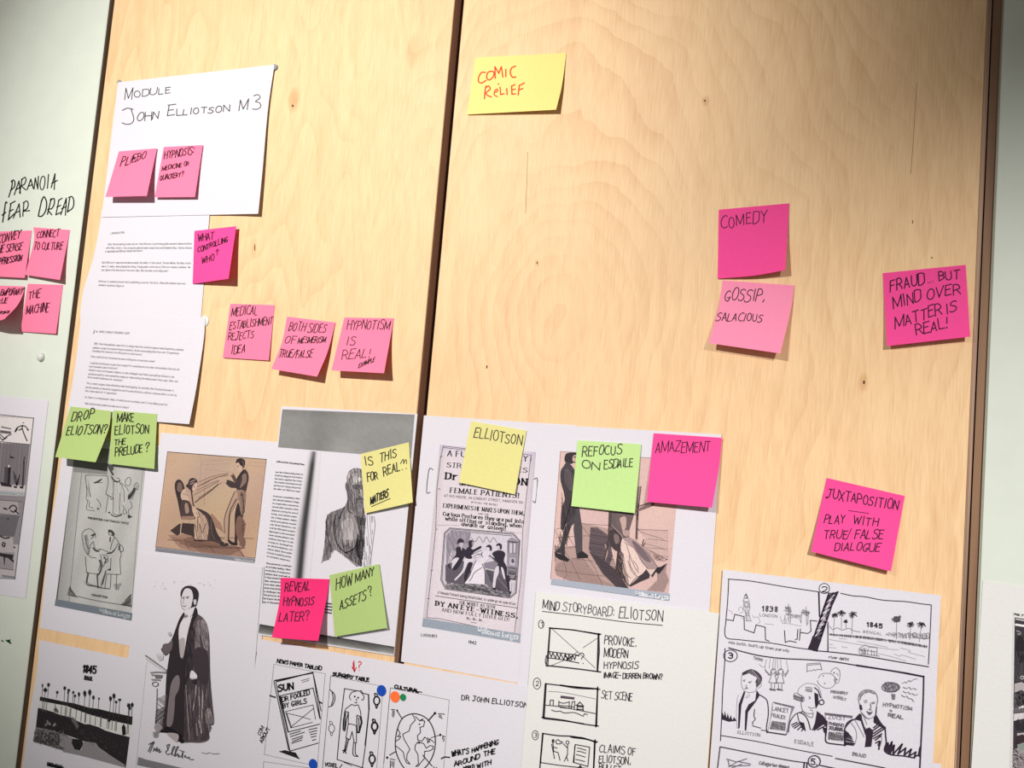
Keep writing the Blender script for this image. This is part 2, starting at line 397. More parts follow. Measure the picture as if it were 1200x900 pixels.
XL, XM, XR = -1.2287, -.6166, .0052
BIRCH_L = birch('birch_veneer_wavy', -.80, 2.15, 10, .22, 1.0, 22., 7., [(344, 117, .012, .022, .55), (298, 290, .006, .02, .3), (484, 60, .012, .03, .3)])
BIRCH_R = birch('birch_veneer_ringed', -.452, 1.655, 46, .62, 4.0, knots=[(827, 118, .006, .008, .5), (1012, 448, .006, .012, .4), (629, 308, .004, .006, .4)])
EDGE = ply_edge('dark_ply_edge', rgb(200, 164, 142), rgb(220, 184, 160), 260)
EDGE_L = ply_edge('pale_ply_edge', rgb(150, 128, 104), rgb(98, 76, 58), 420)
WHITE = plain('cool_white_laminate', rgb(208, 216, 206), .5, .02, 30)
WHITE_EDGE = ply_edge('grey_brown_edge', rgb(176, 158, 134), rgb(128, 108, 88), 400)
Z0, Z1 = .10, 2.62
pw_l = tag(panel('white_panel', XL-.61, XL, Z0, Z1, WHITE, WHITE_EDGE), 'cool white wall panel with black marker words, left of both wooden panels', 'panel', 'white wall panels')
pb_l = tag(panel('plywood_panel', XL+.0105, XM, Z0, Z1, BIRCH_L, EDGE), 'pale birch plywood panel behind the white title sheet, left of the middle gap', 'panel', 'birch plywood panels')
pb_r = tag(panel('plywood_panel', XM+.0135, XR, Z0, Z1, BIRCH_R, EDGE), 'pale birch plywood panel with oval grain, behind the two-word yellow note', 'panel', 'birch plywood panels')
XW = .0205
pw_r = tag(panel('white_panel', XW, XW+.61, Z0, Z1, WHITE, WHITE_EDGE), 'cool white wall panel at the right, beyond the brown double edge', 'panel', 'white wall panels')
BAT = plain('dark_batten', rgb(74, 52, 42), .8, .15, 40)
for (a, b, y, lab) in ((XL-.03, XL+.045, .0185, 'dark batten in the gap between left white panel and birch panel'), (XM-.03, XM+.045, .0185, 'dark batten in the gap between the two birch panels')):
    tag(box('wooden_batten', (a, b, y, .0395, Z0, Z1), BAT), lab, 'batten', 'battens behind the panel gaps')
# right-hand joint: striped ply edge strip, black slit, brown cover strip, thin grey edge
es = ply_edge('striped_ply_strip', rgb(176, 142, 118), rgb(92, 66, 56), 900)
tag(box('edge_strip', (XR+.0003, XR+.0042, .0008, .0180, Z0, Z1), es), 'narrow striped brown ply edge strip along the right birch panel', 'strip')
tag(box('cover_strip', (XR+.0056, XR+.0136, .0028, .0390, Z0, Z1), ply_edge('brown_cover', rgb(136, 102, 74), rgb(112, 80, 58), 60)), 'brown wooden cover strip between the right birch and white panels', 'strip')
for o, (x0, x1) in ((pw_r, (XW-.0016, XW-.0001)),):
    box('edge_band', (x0, x1, .0006, .0180, Z0, Z1), plain('grey_edge_band', rgb(150, 145, 128), .5), o)

def marks(parent, name, items, mat=M_INK, y=.00008):
    """flat ink or knots lying on a panel: items = (list of (V2 photo px, faces), colour)"""
    V = []; F = []; C = []; n = 0
    for P, fc, c in items:
        V.append(at(P[:,0], P[:,1], y)); F += [tuple(i+n for i in f) for f in fc]; q = np.empty((len(P), 3)); q[:] = c; C.append(q); n += len(P)
    V = np.vstack(V); return link(name, V, F, mat, parent, V.mean(0), cols=np.vstack(C))
class Board(Sheet):
    """lets the drawing functions write straight on a panel"""
    def __init__(s, o, C):
        s.o = o; s.C = np.array(C, float); s.base = -.00004; s.L = (0,0,0,0); s.ps = s.pt = 1.; s.org = tuple(ORG[o.name])
        s.E = {'t':s.C[[0,1]],'b':s.C[[3,2]],'l':s.C[[0,3]],'r':s.C[[1,2]]}; s.A = {k: np.array([0., 1.]) for k in s.E}
        s.parts = {}; s.part = 'lettering'; s.layer = 0; s.ox = s.oy = 0.; s.sc = 1.; s.rng = random.Random(5)
        up = s.C[0]-s.C[3]; s.up = up/np.linalg.norm(up)
b = Board(pw_l, [(0, 190), (120, 190), (108, 290), (-10, 290)])
b.v(0, 190, 9)
K = 22
b.c('130 205 122 270 92 368/118 205 140 188 158 215 150 262 110 300', 1.5, K)
b.l('150 345 200 200 215 332/165 290 214 268', 1.4, K)
b.c('232 175 222 240 206 325/225 190 262 160 274 190 255 235 228 250 270 292', 1.4, K)
b.l('285 292 325 180 350 275/300 255 342 236/358 285 372 168 398 282 405 150', 1.4, K)
b.c('440 160 422 230 432 285 458 280 474 210 468 155 440 160', 1.3, K).l('512 130 500 275', 1.4, K).l('540 268 580 122 572 288/545 225 606 192', 1.4, K)
b.c('75 430 60 425 48 500 28 632/22 560 60 530', 1.6, K).l('85 610 150 545/115 440 88 608/108 440 160 412/98 520 138 500', 1.5, K)
b.l('140 590 202 440 212 580/160 535 208 515', 1.4, K).c('252 430 240 570/245 430 280 410 298 440 285 490 245 515 312 512', 1.4, K)
b.c('440 400 405 560/405 570 440 570 478 520 492 430 465 365 442 400', 1.6, K).c('540 385 500 550/530 400 570 385 572 440 545 490 505 500 545 555', 1.5, K)
b.l('620 405 590 555 640 530/615 405 655 380/600 475 640 455/640 555 700 380 690 560/650 490 700 468', 1.4, K)
b.c('735 380 712 525/725 372 760 365 778 410 768 480 712 525', 1.5, K)
b.on('green_scribble').v(0, 640, 5.625).l('40 622 58 622 70 640 50 628 66 618/12 622 20 628', 1.6, (30, 96, 62))
b.done()
# small knots, pores and two hairline cracks in the veneer
kn = [(pb_l, 343, 124, 1.3, 1.6, (96, 70, 50)), (pb_l, 298.5, 290, .8, 4.5, (120, 92, 66)), (pb_r, 629.5, 308, .8, 1.6, (96, 72, 52)), (pb_r, 570.5, 430, .9, 2.2, (90, 66, 48)),
      (pb_r, 826, 118, 1.4, 1.2, (110, 80, 56)), (pb_r, 1012.5, 448, 1.3, 2.4, (80, 56, 42)), (pb_r, 1092, 302, 1.0, 1.0, (90, 66, 50)), (pb_r, 1069.5, 260, .6, 2.4, (110, 80, 60))]
for o, x, y, rx, ry, c in kn:
    a = np.linspace(0, 2*math.pi, 9)[:-1]
    P = np.stack([x+rx*np.cos(a), y+ry*np.sin(a)], 1); marks(o, 'knot', [(P, [tuple(range(8))], rgb(*c))])
for q in ([(1074, 98), (1071.5, 140), (1069.5, 172), (1067, 204)], [(618, 178), (617, 215), (615.5, 250)]):
    Q = np.array(q, float); n = len(Q); P = np.vstack([Q, Q+(.55, 0)]); marks(pb_r, 'crack', [(P, [(i, i+1, n+i+1, n+i) for i in range(n-1)], rgb(150, 110, 70))])

# white round pins
M_PIN = plain('white_plastic', rgb(208, 211, 206), .35, .01)
def pin(name, label, x, y, r, h, base, tilt=0):
    p = at(x, y, base); prof = [(0.0, h), (r*.55, h*.93), (r*.9, h*.62), (r, h*.3), (r*.97, 0), (0, 0)]; V = []; F = []; n = 20
    for (rr, hh) in prof:
        for k in range(n): a = 2*math.pi*k/n; V.append((p[0]+rr*math.cos(a), p[1]-hh, p[2]+rr*math.sin(a)))
    for i in range(len(prof)-1):
        for k in range(n): F.append((i*n+k, (i+1)*n+k, (i+1)*n+(k+1)%n, i*n+(k+1)%n))
    return tag(link(name, V, F, M_PIN, None, tuple(p), smooth=True), label, 'pin', 'white round pins')
pin('round_pin', 'small white round pin on the left white panel below the pink notes', 49.0, 418.5, .0068, .0065, 0)
pin('round_pin', 'white round pin at the top right corner of the lower text page', 239.5, 376.5, .0085, .0016, 0)

# ------------------------------------------------------------------ sticky notes
D = 26
def note(label, corners, mat, base, lifts, pt=1.7, name='sticky_note', grp=None, **kw):
    return Sheet(name, label, 'note', corners, mat, base, lifts, 1.0, pt, res=(8, 16), group=grp, th=.00015, **kw)
G1 = 'pink notes on the white title sheet'; G2 = 'pink notes on the left birch panel'; G3 = 'green notes at the foot of the typed page'
G4 = 'notes over the bald man print'; G5 = 'notes on the pictures right of the middle gap'; G6 = 'pink notes on the right birch panel'; G7 = 'pink notes on the left white panel'
MM = .001
n = note('light pink note with one crossed-out word, left one on the title sheet', [(139.3,177.4),(184,173.8),(172,229.6),(123.6,230.8)], M_LPINK, .0040, (0,0,15*MM,13*MM), grp=G1)
n.v(100,60,4.788).text('PL', 196,646,246,630,56,1.15,(44,14,34)).l('250 632 268 585 284 622/255 610 280 600',.9,(44,14,34)).text('EBO', 262,622,333,604,42,1.02,(44,14,34)).done()
n = note('light pink note with three lines of writing, right one on the title sheet', [(191.9,172.2),(237.8,170),(228.4,230.8),(181,231.3)], M_LPINK, .0040, (0,0,5*MM,4*MM), grp=G1)
n.v(100,60,4.788).text('HYPNOSIS:',440,605,608,575,42,1.09,(44,14,34)).text('MEDICINE OR',430,670,580,640,24,0.96,(44,14,34)).text('QUACKERY?',418,725,548,700,28,0.96,(44,14,34)).done()
n = note('hot pink note reading WHAT CONTROLLING WHO?, beside the upper typed page', [(227.8,270.6),(276.9,265),(267.8,326.6),(225.7,332.7)], M_HPINK, .0018, (0,5*MM,17*MM,.5*MM), pt=1.2, grp=G2)
n.v(210,250,9).text('WHAT',197,302,362,272,72,1.09,(44,14,34)).text('CONTROLLING',195,415,512,300,58,1.09,(44,14,34)).text('WHO',235,530,370,492,70,1.09,(44,14,34)).text('?',385,440,412,434,60,1.09,(44,14,34)).done()
n = note('light pink note lying flat, reading MEDICAL ESTABLISHMENT REJECTS IDEA', [(270,356),(322,357.6),(315,422.4),(261,419)], M_LPINK, .0006, (0,0,2.5*MM,2*MM), grp=G2)
n.v(250,330,5).text('MEDICAL',105,205,255,192,52,0.96,D).text('ESTABLISHMENT',95,283,345,248,44,0.96,D).text('REJECTS',85,345,235,328,44,0.96,D).text('IDEA',105,425,185,415,50,1.02,D).done()
n = note('light pink curling note reading BOTH SIDES OF MESMERISM TRUE/FALSE', [(336.4,371),(393,378),(371.6,441.4),(318,432.4)], M_LPINK, .0006, (0,.5*MM,15*MM,14*MM), grp=G2, edges={'r':[(384,412)], 'l':[(330,402)]})
n.v(250,330,5).text('BOTH SIDES',442,284,655,302,52,0.96,D).text('OF',415,362,478,362,45,0.96,D).text('MESMERISM',495,362,655,358,36,0.96,D).text('TRUE/FALSE',380,445,575,443,46,1.02,D).done()
n = note('light pink curling note reading HYPNOTISM IS REAL', [(403.6,372),(461.6,373),(450,437.4),(388.4,434)], M_LPINK, .0006, (0,0,17*MM,17*MM), grp=G2)
n.v(250,330,5).text('HYPNOTISM',780,280,1030,280,54,0.96,D).text('IS',778,370,828,368,52,0.96,D).text('REAL!',750,455,915,442,54,0.96,D).text('EXAMPLE',850,505,943,466,26,0.90,D).done()
n = note('lime green curling note asking to drop someone, left of the pair', [(82.5,476.3),(130.3,481.7),(112,541.7),(64.7,535.5)], M_GREEN, .0044, (0,.5*MM,20*MM,20*MM), grp=G3, edges={'r':[(128,500),(122,517)]})
n.v(0,450,6).text('DROP',500,262,650,245,72,1.22,D).text('ELIOTSON?',462,362,742,348,66,1.22,D).done()
n = note('lime green note with four lines of writing, right of the pair', [(132.5,480.8),(184.2,485.3),(180.8,549.5),(127.5,543.3)], M_GREEN, .0044, (0,0,5*MM,4*MM), grp=G3)
n.v(0,450,6).text('MAKE',822,264,938,260,58,1.22,D).text('ELIOTSON',808,354,1045,342,62,1.22,D).text('THE',805,430,880,427,38,1.15,D).text('PRELUDE',808,514,1000,478,58,1.22,D).text('?',1018,475,1042,470,60,1.22,D).done()
n = note('pale yellow note over the face of the bald man print', [(422.5,532),(479.2,518.3),(483.7,588.7),(427.5,601.7)], M_PYELL, .0022, (0,0,6*MM,3*MM), grp=G4)
n.v(300,470,6).text('IS',768,456,820,450,56,1.15,D).text('THIS',870,432,985,396,60,1.15,D,up=(.02,-1)).text('FOR',785,568,858,545,55,1.22,D).text('REAL',897,530,1012,488,62,1.22,D).c('1015 440 1035 410 1040 440/1035 435 1055 412 1058 440',.9,D).el(1030,482,4,4,D).el(1056,474,4,4,D)
n.text('MATTERS',805,725,928,668,52,1.41,D,up=(.03,-1)).l('812 742 943 685',.9,D).done()
n = note('red-pink curling note reading REVEAL HYPNOSIS LATER?', [(329,677),(385.9,678.7),(372.9,751.2),(318.7,747)], M_RPINK, .0024, (0,0,17*MM,17*MM), grp=G4, edges={'l':[(327.5,705)], 'r':[(383,700)]})
n.v(300,620,5.625).text('REVEAL',190,412,350,405,60,1.15,(44,14,34)).text('HYPNOSIS',178,508,378,502,54,1.09,(44,14,34)).text('LATER?',150,610,345,600,60,1.09,(44,14,34)).done()
n = note('lime green tilted note reading HOW MANY ASSETS?', [(385.9,673.9),(444.4,660.9),(453.8,735.9),(392.4,746.2)], M_GREEN, .0028, (0,0,4*MM,3*MM), grp=G4)
n.v(300,620,5.625).text('HOW',528,402,632,362,74,1.15,D,up=(.05,-1)).text('MANY',655,352,775,310,58,1.15,D,up=(.05,-1)).text('ASSETS',550,532,722,465,64,1.15,D,up=(.1,-1)).text('?',745,445,768,440,68,1.15,D).done()
n = note('pale yellow tilted note covering the headline of the playbill', [(552,493.3),(617,504.5),(603.3,579.3),(537.8,565.4)], M_PYELL, .0016, (0,0,3*MM,3*MM), grp=G5)
n.v(480,480,5.622).text('ELLIOTSON',425,182,735,232,62,1.09,40).done()
n = note('pale green note with two lines of writing, over the standing figure print', [(677,516),(751.4,520.6),(744,601.4),(669.4,593)], M_PGREEN, .0026, (0,0,4*MM,3*MM), grp=G5)
n.v(630,500,5).text('REFOCUS',262,172,490,160,55,1.22,45).text('ON',258,245,362,252,42,1.22,45).text('ESDAILE',388,248,556,232,48,1.22,45).done()
n = note('hot pink note reading AMAZEMENT', [(766,507.6),(846,513),(834.4,595),(757.6,588)], M_HPINK, .0026, (0,0,9*MM,7*MM), grp=G5, edges={'r':[(843,545)]})
n.v(630,500,5).text('AMAZEMENT',690,150,1010,146,62,1.02,(44,14,34)).done()
n = note('wide yellow note with two words in red marker', [(557.2,67.3),(663.7,62),(651.7,128.5),(547,134.2)], M_YELL, .0006, (0,0,8.5*MM,1.5*MM), pt=1.5, edges={'r':[(658.5,100)]})
n.v(520,40,6.667)
RD = (226, 66, 44)
n.c('325 300 295 300 272 340 275 375 300 380 330 362/375 290 345 300 335 340 355 358 385 335 392 300 375 290',1.5,RD).l('402 345 400 255 430 305 450 255 462 335/485 275 485 332',1.5,RD).c('560 250 530 265 520 300 535 335 562 335',1.6,RD)
n.c('330 405 322 450 318 505/325 420 350 405 362 430 330 460 345 480 372 490',1.5,RD).c('395 455 415 450 420 430 400 440 395 475 420 488',1.3,RD).l('440 415 445 472 470 466/492 425 495 472/555 395 530 405 533 470 560 466/530 435 558 430/590 400 582 475/588 402 630 382/586 435 618 425',1.5,RD).el(427,390,6,7,RD).done()
n = note('hot pink note reading COMEDY, upper of the two notes', [(842.2,245.7),(925,238.2),(920.3,316.4),(841,326.6)], M_HPINK, .0006, (0,0,11*MM,1*MM), grp=G6, edges={'b':[(885,322.8)]})
n.v(820,220,4.285).text('COMEDY',108,208,335,168,58,1.02,(44,14,34)).done()
n = note('baby pink note reading GOSSIP, SALACIOUS, right below another pink note', [(846.8,328.5),(930.8,334.4),(914.5,414.2),(830.5,402)], M_BPINK, .0006, (0,.5*MM,14*MM,13*MM), grp=G6, edges={'l':[(842,360)], 'r':[(927,362)]})
n.v(820,220,4.285).text('GOSSIP,',122,566,320,570,58,1.09,(44,14,34)).text('SALACIOUS',80,668,312,672,40,1.02,(44,14,34)).done()
n = note('hot pink note with four lines of writing, beside the right panel edge', [(1034.5,320),(1131.6,310.3),(1137,394.5),(1039.3,405.6)], M_HPINK, .0006, (0,0,8.5*MM,7*MM), grp=G6)
n.v(1010,290,6.316).text('FRAUD',212,328,465,268,82,1.41,(44,14,34)).el(492,262,4,4,(44,14,34)).el(508,258,4,4,(44,14,34)).el(526,252,4,4,(44,14,34)).text('BUT',572,250,722,232,64,1.28,(44,14,34))
n.text('MIND',235,462,440,392,84,1.28,(44,14,34)).text('OVER',485,386,728,340,72,1.28,(44,14,34)).text('MATTER',248,598,590,488,78,1.28,(44,14,34)).text('IS',625,490,702,468,72,1.28,(44,14,34)).text('REAL!',400,656,640,590,74,1.28,(44,14,34)).done()
n = note('hot pink tilted note above the comic storyboard', [(968.7,560),(1060.3,581.2),(1044.2,669.7),(950.3,646.3)], M_HPINK, .0006, (0,0,8*MM,7.5*MM), grp=G6)
n.v(930,540,6).text('JUXTAPOSITION',228,262,730,342,66,1.22,(44,14,34)).l('387 350 527 370',.8,(44,14,34)).text('PLAY',215,435,355,442,58,1.22,(44,14,34)).text('WITH',418,442,592,460,58,1.22,(44,14,34)).text('TRUE',208,548,375,545,62,1.22,(44,14,34)).l('375 548 408 475',.9,(44,14,34)).text('FALSE',428,548,622,550,62,1.22,(44,14,34)).text('DIALOGUE',285,632,603,636,58,1.22,(44,14,34)).done()
P7 = (62, 14, 40)
n = note('light pink note cut by the left frame edge, upper left of four', [(-4,271.5),(37.2,270),(28.9,325.7),(-15,323.5)], M_LPINK, .0006, (0,0,6*MM,6*MM), grp=G7)
n.v(0,190,4.09).text('CONVEY',-12,392,95,365,44,1.09,P7).text('THE SENSE',-30,440,104,420,38,1.09,P7).text('OF OPPRESSION',-50,500,102,472,30,1.22,P7).done()
n = note('light pink note reading CONNECT TO CULTURE', [(39.1,266.3),(82,269.5),(70.2,328),(29.3,322)], M_LPINK, .0006, (0,0,12*MM,7*MM), grp=G7, edges={'l':[(39.6,283)]})
n.v(0,190,4.09).text('CONNECT',175,366,280,356,33,1.02,P7).text('TO CULTURE',160,420,298,418,36,1.02,P7).done()
n = note('pink note with its lower corner curled far up, lower left of four', [(-12,334.5),(28.6,335.5),(5,374),(-26,377)], M_LPINK, .0006, (0,1*MM,40*MM,16*MM), pt=1.9, grp=G7, edges={'r':[(26.5,346),(19.5,359)], 'b':[(-8,377.5)]})
n.v(0,190,4.09).text('EMPORARY',0,640,105,632,30,1.09,P7).text('ISSUE',-40,690,32,676,28,1.09,P7).l('0 720 45 712/0 725 45 716/2 731 42 720/4 714 40 724',1.1,(30,10,20)).done()
n = note('light pink flat note reading THE MACHINE', [(32.5,332.5),(73.8,333.8),(65.5,391.2),(24,388.5)], M_LPINK, .0006, (0,0,3.5*MM,2*MM), grp=G7)
n.v(0,190,4.09).text('THE',135,658,192,645,40,1.09,P7).text('MACHINE',125,728,232,716,42,1.09,P7).done()

# ------------------------------------------------------------------ typed pages and title sheet
def sheet(label, corners, base, lifts=(0,0,0,0), name='paper_sheet', cat='paper', mat=None, grp=None, **kw):
    return Sheet(name, label, cat, corners, mat or M_PAPER, base, lifts, group=grp, **kw)
GT = 'pages pinned at the upper left'; GP = 'printed pictures along the bottom'; GH = 'hand-drawn storyboard sheets'
s = sheet('wide white title sheet with large handwriting, top left', [(138.2,96.5),(321.6,75.8),(302.5,250.5),(119,254.5)], .0018, (.2*MM,1*MM,6*MM,0), name='title_sheet', grp=GT, ps=5, pt=1.3, edges={'r':[(314,128),(308.5,190),(304.5,232)]})
s.v(100,60,4.788); C_ = 48
s.text('M',222,270,258,268,60,.95,C_).text('ODULE',272,258,476,232,36,.95,C_)
s.c('208 332 235 320 268 326/258 328 272 380 258 405 230 410 206 402',1.05,C_).text('OHN',288,392,412,380,44,1.05,C_).l('470 305 460 362/464 303 508 297/464 332 494 328/460 362 500 356',1.05,C_).text('LLIOTSON',512,358,804,338,34,1.05,C_).text('M',860,336,910,330,66,1.05,C_).c('945 250 970 244 980 262 955 282 978 290 984 312 962 326 938 324',1.05,C_).done()
# small putty tabs that hold the title sheet
def tab(label, x, y, r, lift):
    p = at(x, y, 0); rr = random.Random(int(x)); V = []; F = []; n = 12
    for j, (h, k) in enumerate(((0, 1.0), (.6, 1.05), (1, .7), (1.05, 0.02))):
        for i in range(n): a = 2*math.pi*i/n; q = r*k*(1+rr.uniform(-.12, .12)); V.append((p[0]+q*math.cos(a), -h*lift, p[2]+q*.8*math.sin(a)))
    for j in range(3):
        for i in range(n): F.append((j*n+i, (j+1)*n+i, (j+1)*n+(i+1)%n, j*n+(i+1)%n))
    return tag(link('putty_tab', V, F, plain('grey_putty', rgb(134, 142, 148), .7, .08, 500), None, tuple(p), smooth=True), label, 'putty', 'grey putty tabs')
tab('grey putty tab at the top left corner of the title sheet', 140.2, 96.5, .0042, .0017)
tab('grey putty tab at the top right corner of the title sheet', 322.0, 79.5, .0055, .0024)

s = sheet('upper typed page with three short paragraphs, under the title sheet', [(119,246),(246,246),(235.2,376),(94,374)], .0006, (0,1*MM,.3*MM,0), name='typed_page', grp=GT, ps=3, edges={'l':[(118.2,256),(109.5,302),(98.7,336),(94.8,360)]}, res=(12,16))
s.v(80,240,6.43).on('typed_text'); T_ = 118
def para(s, lines, h, w=.32, c=T_):
    for (x0, y0, x1, y1, t) in lines: s.text(t, x0, y0, x1, y1, h, w, c, .05, 1.6)
para(s, [(315,223,420,215,'I. INTRODUCTION'),
 (295,303,930,299,'Jane: the pioneering London doctor John Elliotson is performing public mesmeric demonstrations'),(283,331,932,331,'with Okey sisters, two young household maids named Jane and Elizabeth Okey. Charles Dickens'),(277,358,560,352,'is captivated and Elliotson teaches him the art.'),
 (255,441,925,446,'But Elliotson is exposed and denounced by the editor of the Lancet, Thomas Wakley: the Okey sisters'),(250,470,918,477,'were, it seems, been playing him along. A huge public controversy: Elliotson remains a believer. We'),(247,497,750,505,'can capture the dichotomy from both sides. Who has been controlling who?'),
 (228,583,880,600,'Elliotson is undeterred and starts publishing a journal, The Zoist, filled with medical cases and'),(228,610,420,619,'mesmeric mysteries (Figure 1).')], 14)
s.done()
s = sheet('lower typed page with dense paragraphs and curling right edge', [(95,366.5),(240.5,373),(221.7,497),(78.5,487)], .0014, (0,.5*MM,8*MM,.5*MM), name='typed_page', grp=GT, ps=4, pt=1.2, edges={'l':[(91.7,401.7),(85.8,443)], 'r':[(238.5,400),(230,455)]}, res=(14,16))
s.v(70,360,6).on('typed_text').l('246 162 238 186',.8,70).el(261,172,5,5,50)
para(s, [(275,178,490,190,'JAMES ESDAILE\'S MESMERIC SLEEP'),(240,262,868,306,'1845: The Irish publisher came first to design that the colonial surgeons India Hospital has achieved'),(233,290,838,331,'painless surgery by mesmerising his patients. He has encouraging data from over 70 operations'),(230,313,578,339,'including the removal of an 80 pound scrotal tumour!'),
 (220,352,668,388,'How could this be, if mesmerism was nothing but a fraud and a sham?'),(215,398,840,444,'Could this be the key to pain free surgery? Or would they do the other extraordinary that ask yet'),(207,422,405,437,'most mesmeric pass in history?'),(205,447,803,497,'Would it work on European subjects as well as Bengali ones? Were such abilities limited to the'),(202,475,828,528,'primitive mind? or was mesmerism simply by rediscovering the hidden powers that yogis, fakirs and'),(197,497,440,521,'most ancient had known for centuries?'),
 (188,540,800,592,'This is what surgeon James Braid has been investigating. He concludes that the physical power is'),(183,568,820,626,'purely mental: produced by imagination and focused attention, without someone effect of will. He'),(180,593,398,614,'has a new name for it: hypnotism!'),(175,637,755,692,'So: there is a real placebo: fakes, of which we are vestibule, and it is incredibly powerful!'),(175,682,485,713,'Valid until proven invalid: but what are its limits?')], 13)
s.done()

# ------------------------------------------------------------------ pamphlet page (two line cartoons)
s = sheet('page with two line cartoons over a grey bar, far left under the green notes', [(76,512),(203,524),(178,762),(46.8,735.8)], .0004, grp=GP, name='printed_page', edges={'l':[(72,538.7),(65,586.7),(57.8,631)]})
s.v(60,530,9).on('photograph')
s.grid([252,-60,1010,-10,846,1690,50,1560],16,30,lambda S,T: 176-14*np.exp(-((S-.0)/.1)**2)-34*np.exp(-(T/.12)**2)*(S<.6)+6*np.sin(S*17+T*9))
s.f('246 60 256 62 66 1560 50 1557',64); s.grid([256,-40,345,-30,180,1600,64,1560],3,10,lambda S,T: 152+18*S)
s.l('345 -30 180 1640',.7,110).l('985 -10 900 900 850 1640',.6,120).f('240 78 600 120 590 238 232 208',126)
s.on('engraving')
s.c('360 250 385 240 590 250/360 250 375 400 370 490 395 510/395 330 400 420 420 470/385 510 375 600 455 618/405 520 400 570 440 590/450 322 530 282/450 322 540 320/575 440 600 330 595 250/575 440 610 462 650 455 655 300/600 470 575 635/480 490 515 540 520 580/620 470 640 500 655 480 650 640/655 640 690 660 745 650/660 310 720 320 765 400 770 520/725 430 720 640/735 320 790 370 815 410/630 250 650 290 700 320/690 270 720 280 720 310/780 310 795 350 830 345 840 290 825 265 800 275 780 310/880 340 860 400 815 450 810 500/900 350 890 400 850 500/885 340 900 320 920 350 910 395 885 380/755 560 800 640/760 600 760 650 800 640/835 510 850 580 815 610 830 680 855 680',.7,70)
s.c('600 130 620 180 650 235',2.4,70).f('600 128 650 130 660 180 640 200 622 190',70).fs('820 500 815 460 850 420 880 370 885 400 850 470',50).f('480 600 490 582 515 605',45).f('575 438 605 450 602 466',55).c('455 322 490 315 530 285',1.4,50).c('640 262 665 295 700 310 725 300',1.2,55).hatch('360 300 400 300 420 460 380 500',80,1.1,.3,110).hatch('650 320 760 330 740 620 660 620',85,2.2,.25,120).el(612,636,12,9,60).f('805 655 850 675 825 700 808 690',60).c('630 655 680 678 740 662',1.3,60)
s.text('PRESENTING',388,700,540,722,18,.6,60,.05,1.5).text('A BOTTOMLESS TURTLE',552,724,815,760,18,.5,60,.05,1.5)
s.v(60,610,7.5)
s.c('275 170 270 120 300 82 345 75 380 105/275 170 290 250 320 300/300 130 310 200 330 250/355 130 385 115 390 150/350 160 375 140/365 190 345 220 330 290/370 185 385 245 415 270 430 255/320 290 345 320 395 330/400 265 430 250 520 280 560 250 585 205/520 255 535 190 555 150/505 85 530 85 555 115 545 135 520 125/500 100 512 130/545 135 580 170 600 220/600 205 630 235 630 270 605 275/600 225 615 300 605 340 610 470/300 320 310 440 320 460/305 455 400 470 430 455/430 300 440 350 415 440/330 465 320 550 395 575/400 480 410 575 430 580/480 440 440 580 515 600/520 440 525 330/485 480 470 600/525 475 520 590/575 470 570 610/470 470 605 475/460 330 500 350 470 380 455 410/430 350 450 380 440 430/445 300 490 310 500 340',.75,70)
s.f('498 78 520 82 545 100 556 125 540 135 525 105 505 105',60).f('512 150 525 140 522 185 512 190',60).f('345 130 385 108 392 125 360 140',60).f('590 225 608 215 600 265 590 262',70).f('485 438 525 415 522 438',50).c('555 260 525 285 490 290',1.4,55).c('368 240 385 262 415 272',1.6,55).c('425 350 440 400 430 450 412 475',2,75).c('320 465 312 560 395 578 425 590 515 600',1.1,75).c('405 480 410 590',1.4,70).c('478 450 450 560',1.3,75).c('465 320 480 345 470 370',1.6,80).hatch('280 130 320 120 340 290 310 290',75,1.,.3,110).hatch('540 560 620 550 590 610 560 600',60,.7,.35,110).hatch('270 530 320 530 400 590 300 570',20,1.2,.3,130)
s.text('CONCEPTION',352,660,492,684,16,.6,80,.05,1.5).c('180 655 440 712 690 750',.9,95).hatch('165 570 175 600 230 680 140 655',40,.9,.7,80,.05).hatch('700 640 705 760 610 740 650 700',-40,.9,.7,80,.05)
s.on('caption_bar').f('38 690 712 812 704 880 30 748',(108,118,128)).on('caption_text').text('Wellcome Images',425,805,690,858,34,.8,(176,182,186),.1,1.4).done()

# ------------------------------------------------------------------ mesmerist picture page
s = sheet('page with a tan engraving of a man waving his hands at a seated woman', [(188.6,507),(331,518.5),(305,765),(160.5,738)], .0011, grp=GP, name='printed_page')
TAN = lambda S,T: np.stack([184-10*np.exp(-((S-.5)/.5)**2)+4*np.sin(9*S+5*T), 152+4*np.sin(9*S+5*T)-4*T, 132-6*T+3*np.sin(7*T)],1)
s.on('photograph').v(170,500,5.625).grid([148,165,800,215,725,870,70,795],14,14,TAN)
s.on('engraving'); B_=(96,72,64)
s.l('148 166 800 216',.9,(84,56,50)).l('148 165 70 795',.6,(96,70,56)).l('800 215 725 870',.5,(104,76,62)).l('70 793 725 868',.7,(90,62,54))
s.c('350 190 370 230 358 400/372 225 600 215/365 250 560 245/690 232 800 240/690 255 795 265/400 280 395 400/405 280 560 300/660 290 690 232',.35,(150,118,104)).l('390 400 390 520/165 720 240 740/150 745 300 770',.4,(130,98,84))
s.f('150 715 380 700 500 760 480 780 620 790 660 860 400 838 230 800',(150,118,104)).f('245 740 400 700 490 770 650 800 560 850 350 820',(128,98,86)).f('640 600 665 640 650 720 610 730 605 640',(132,100,88)).f('420 600 440 570 500 640 520 700 460 660',(146,112,98))
s.l('230 770 500 800 660 800/260 750 290 810/420 790 460 830/600 790 650 855/150 745 240 755/480 730 715 738/350 700 520 740',.6,(84,60,54))
DK=(52,42,44)
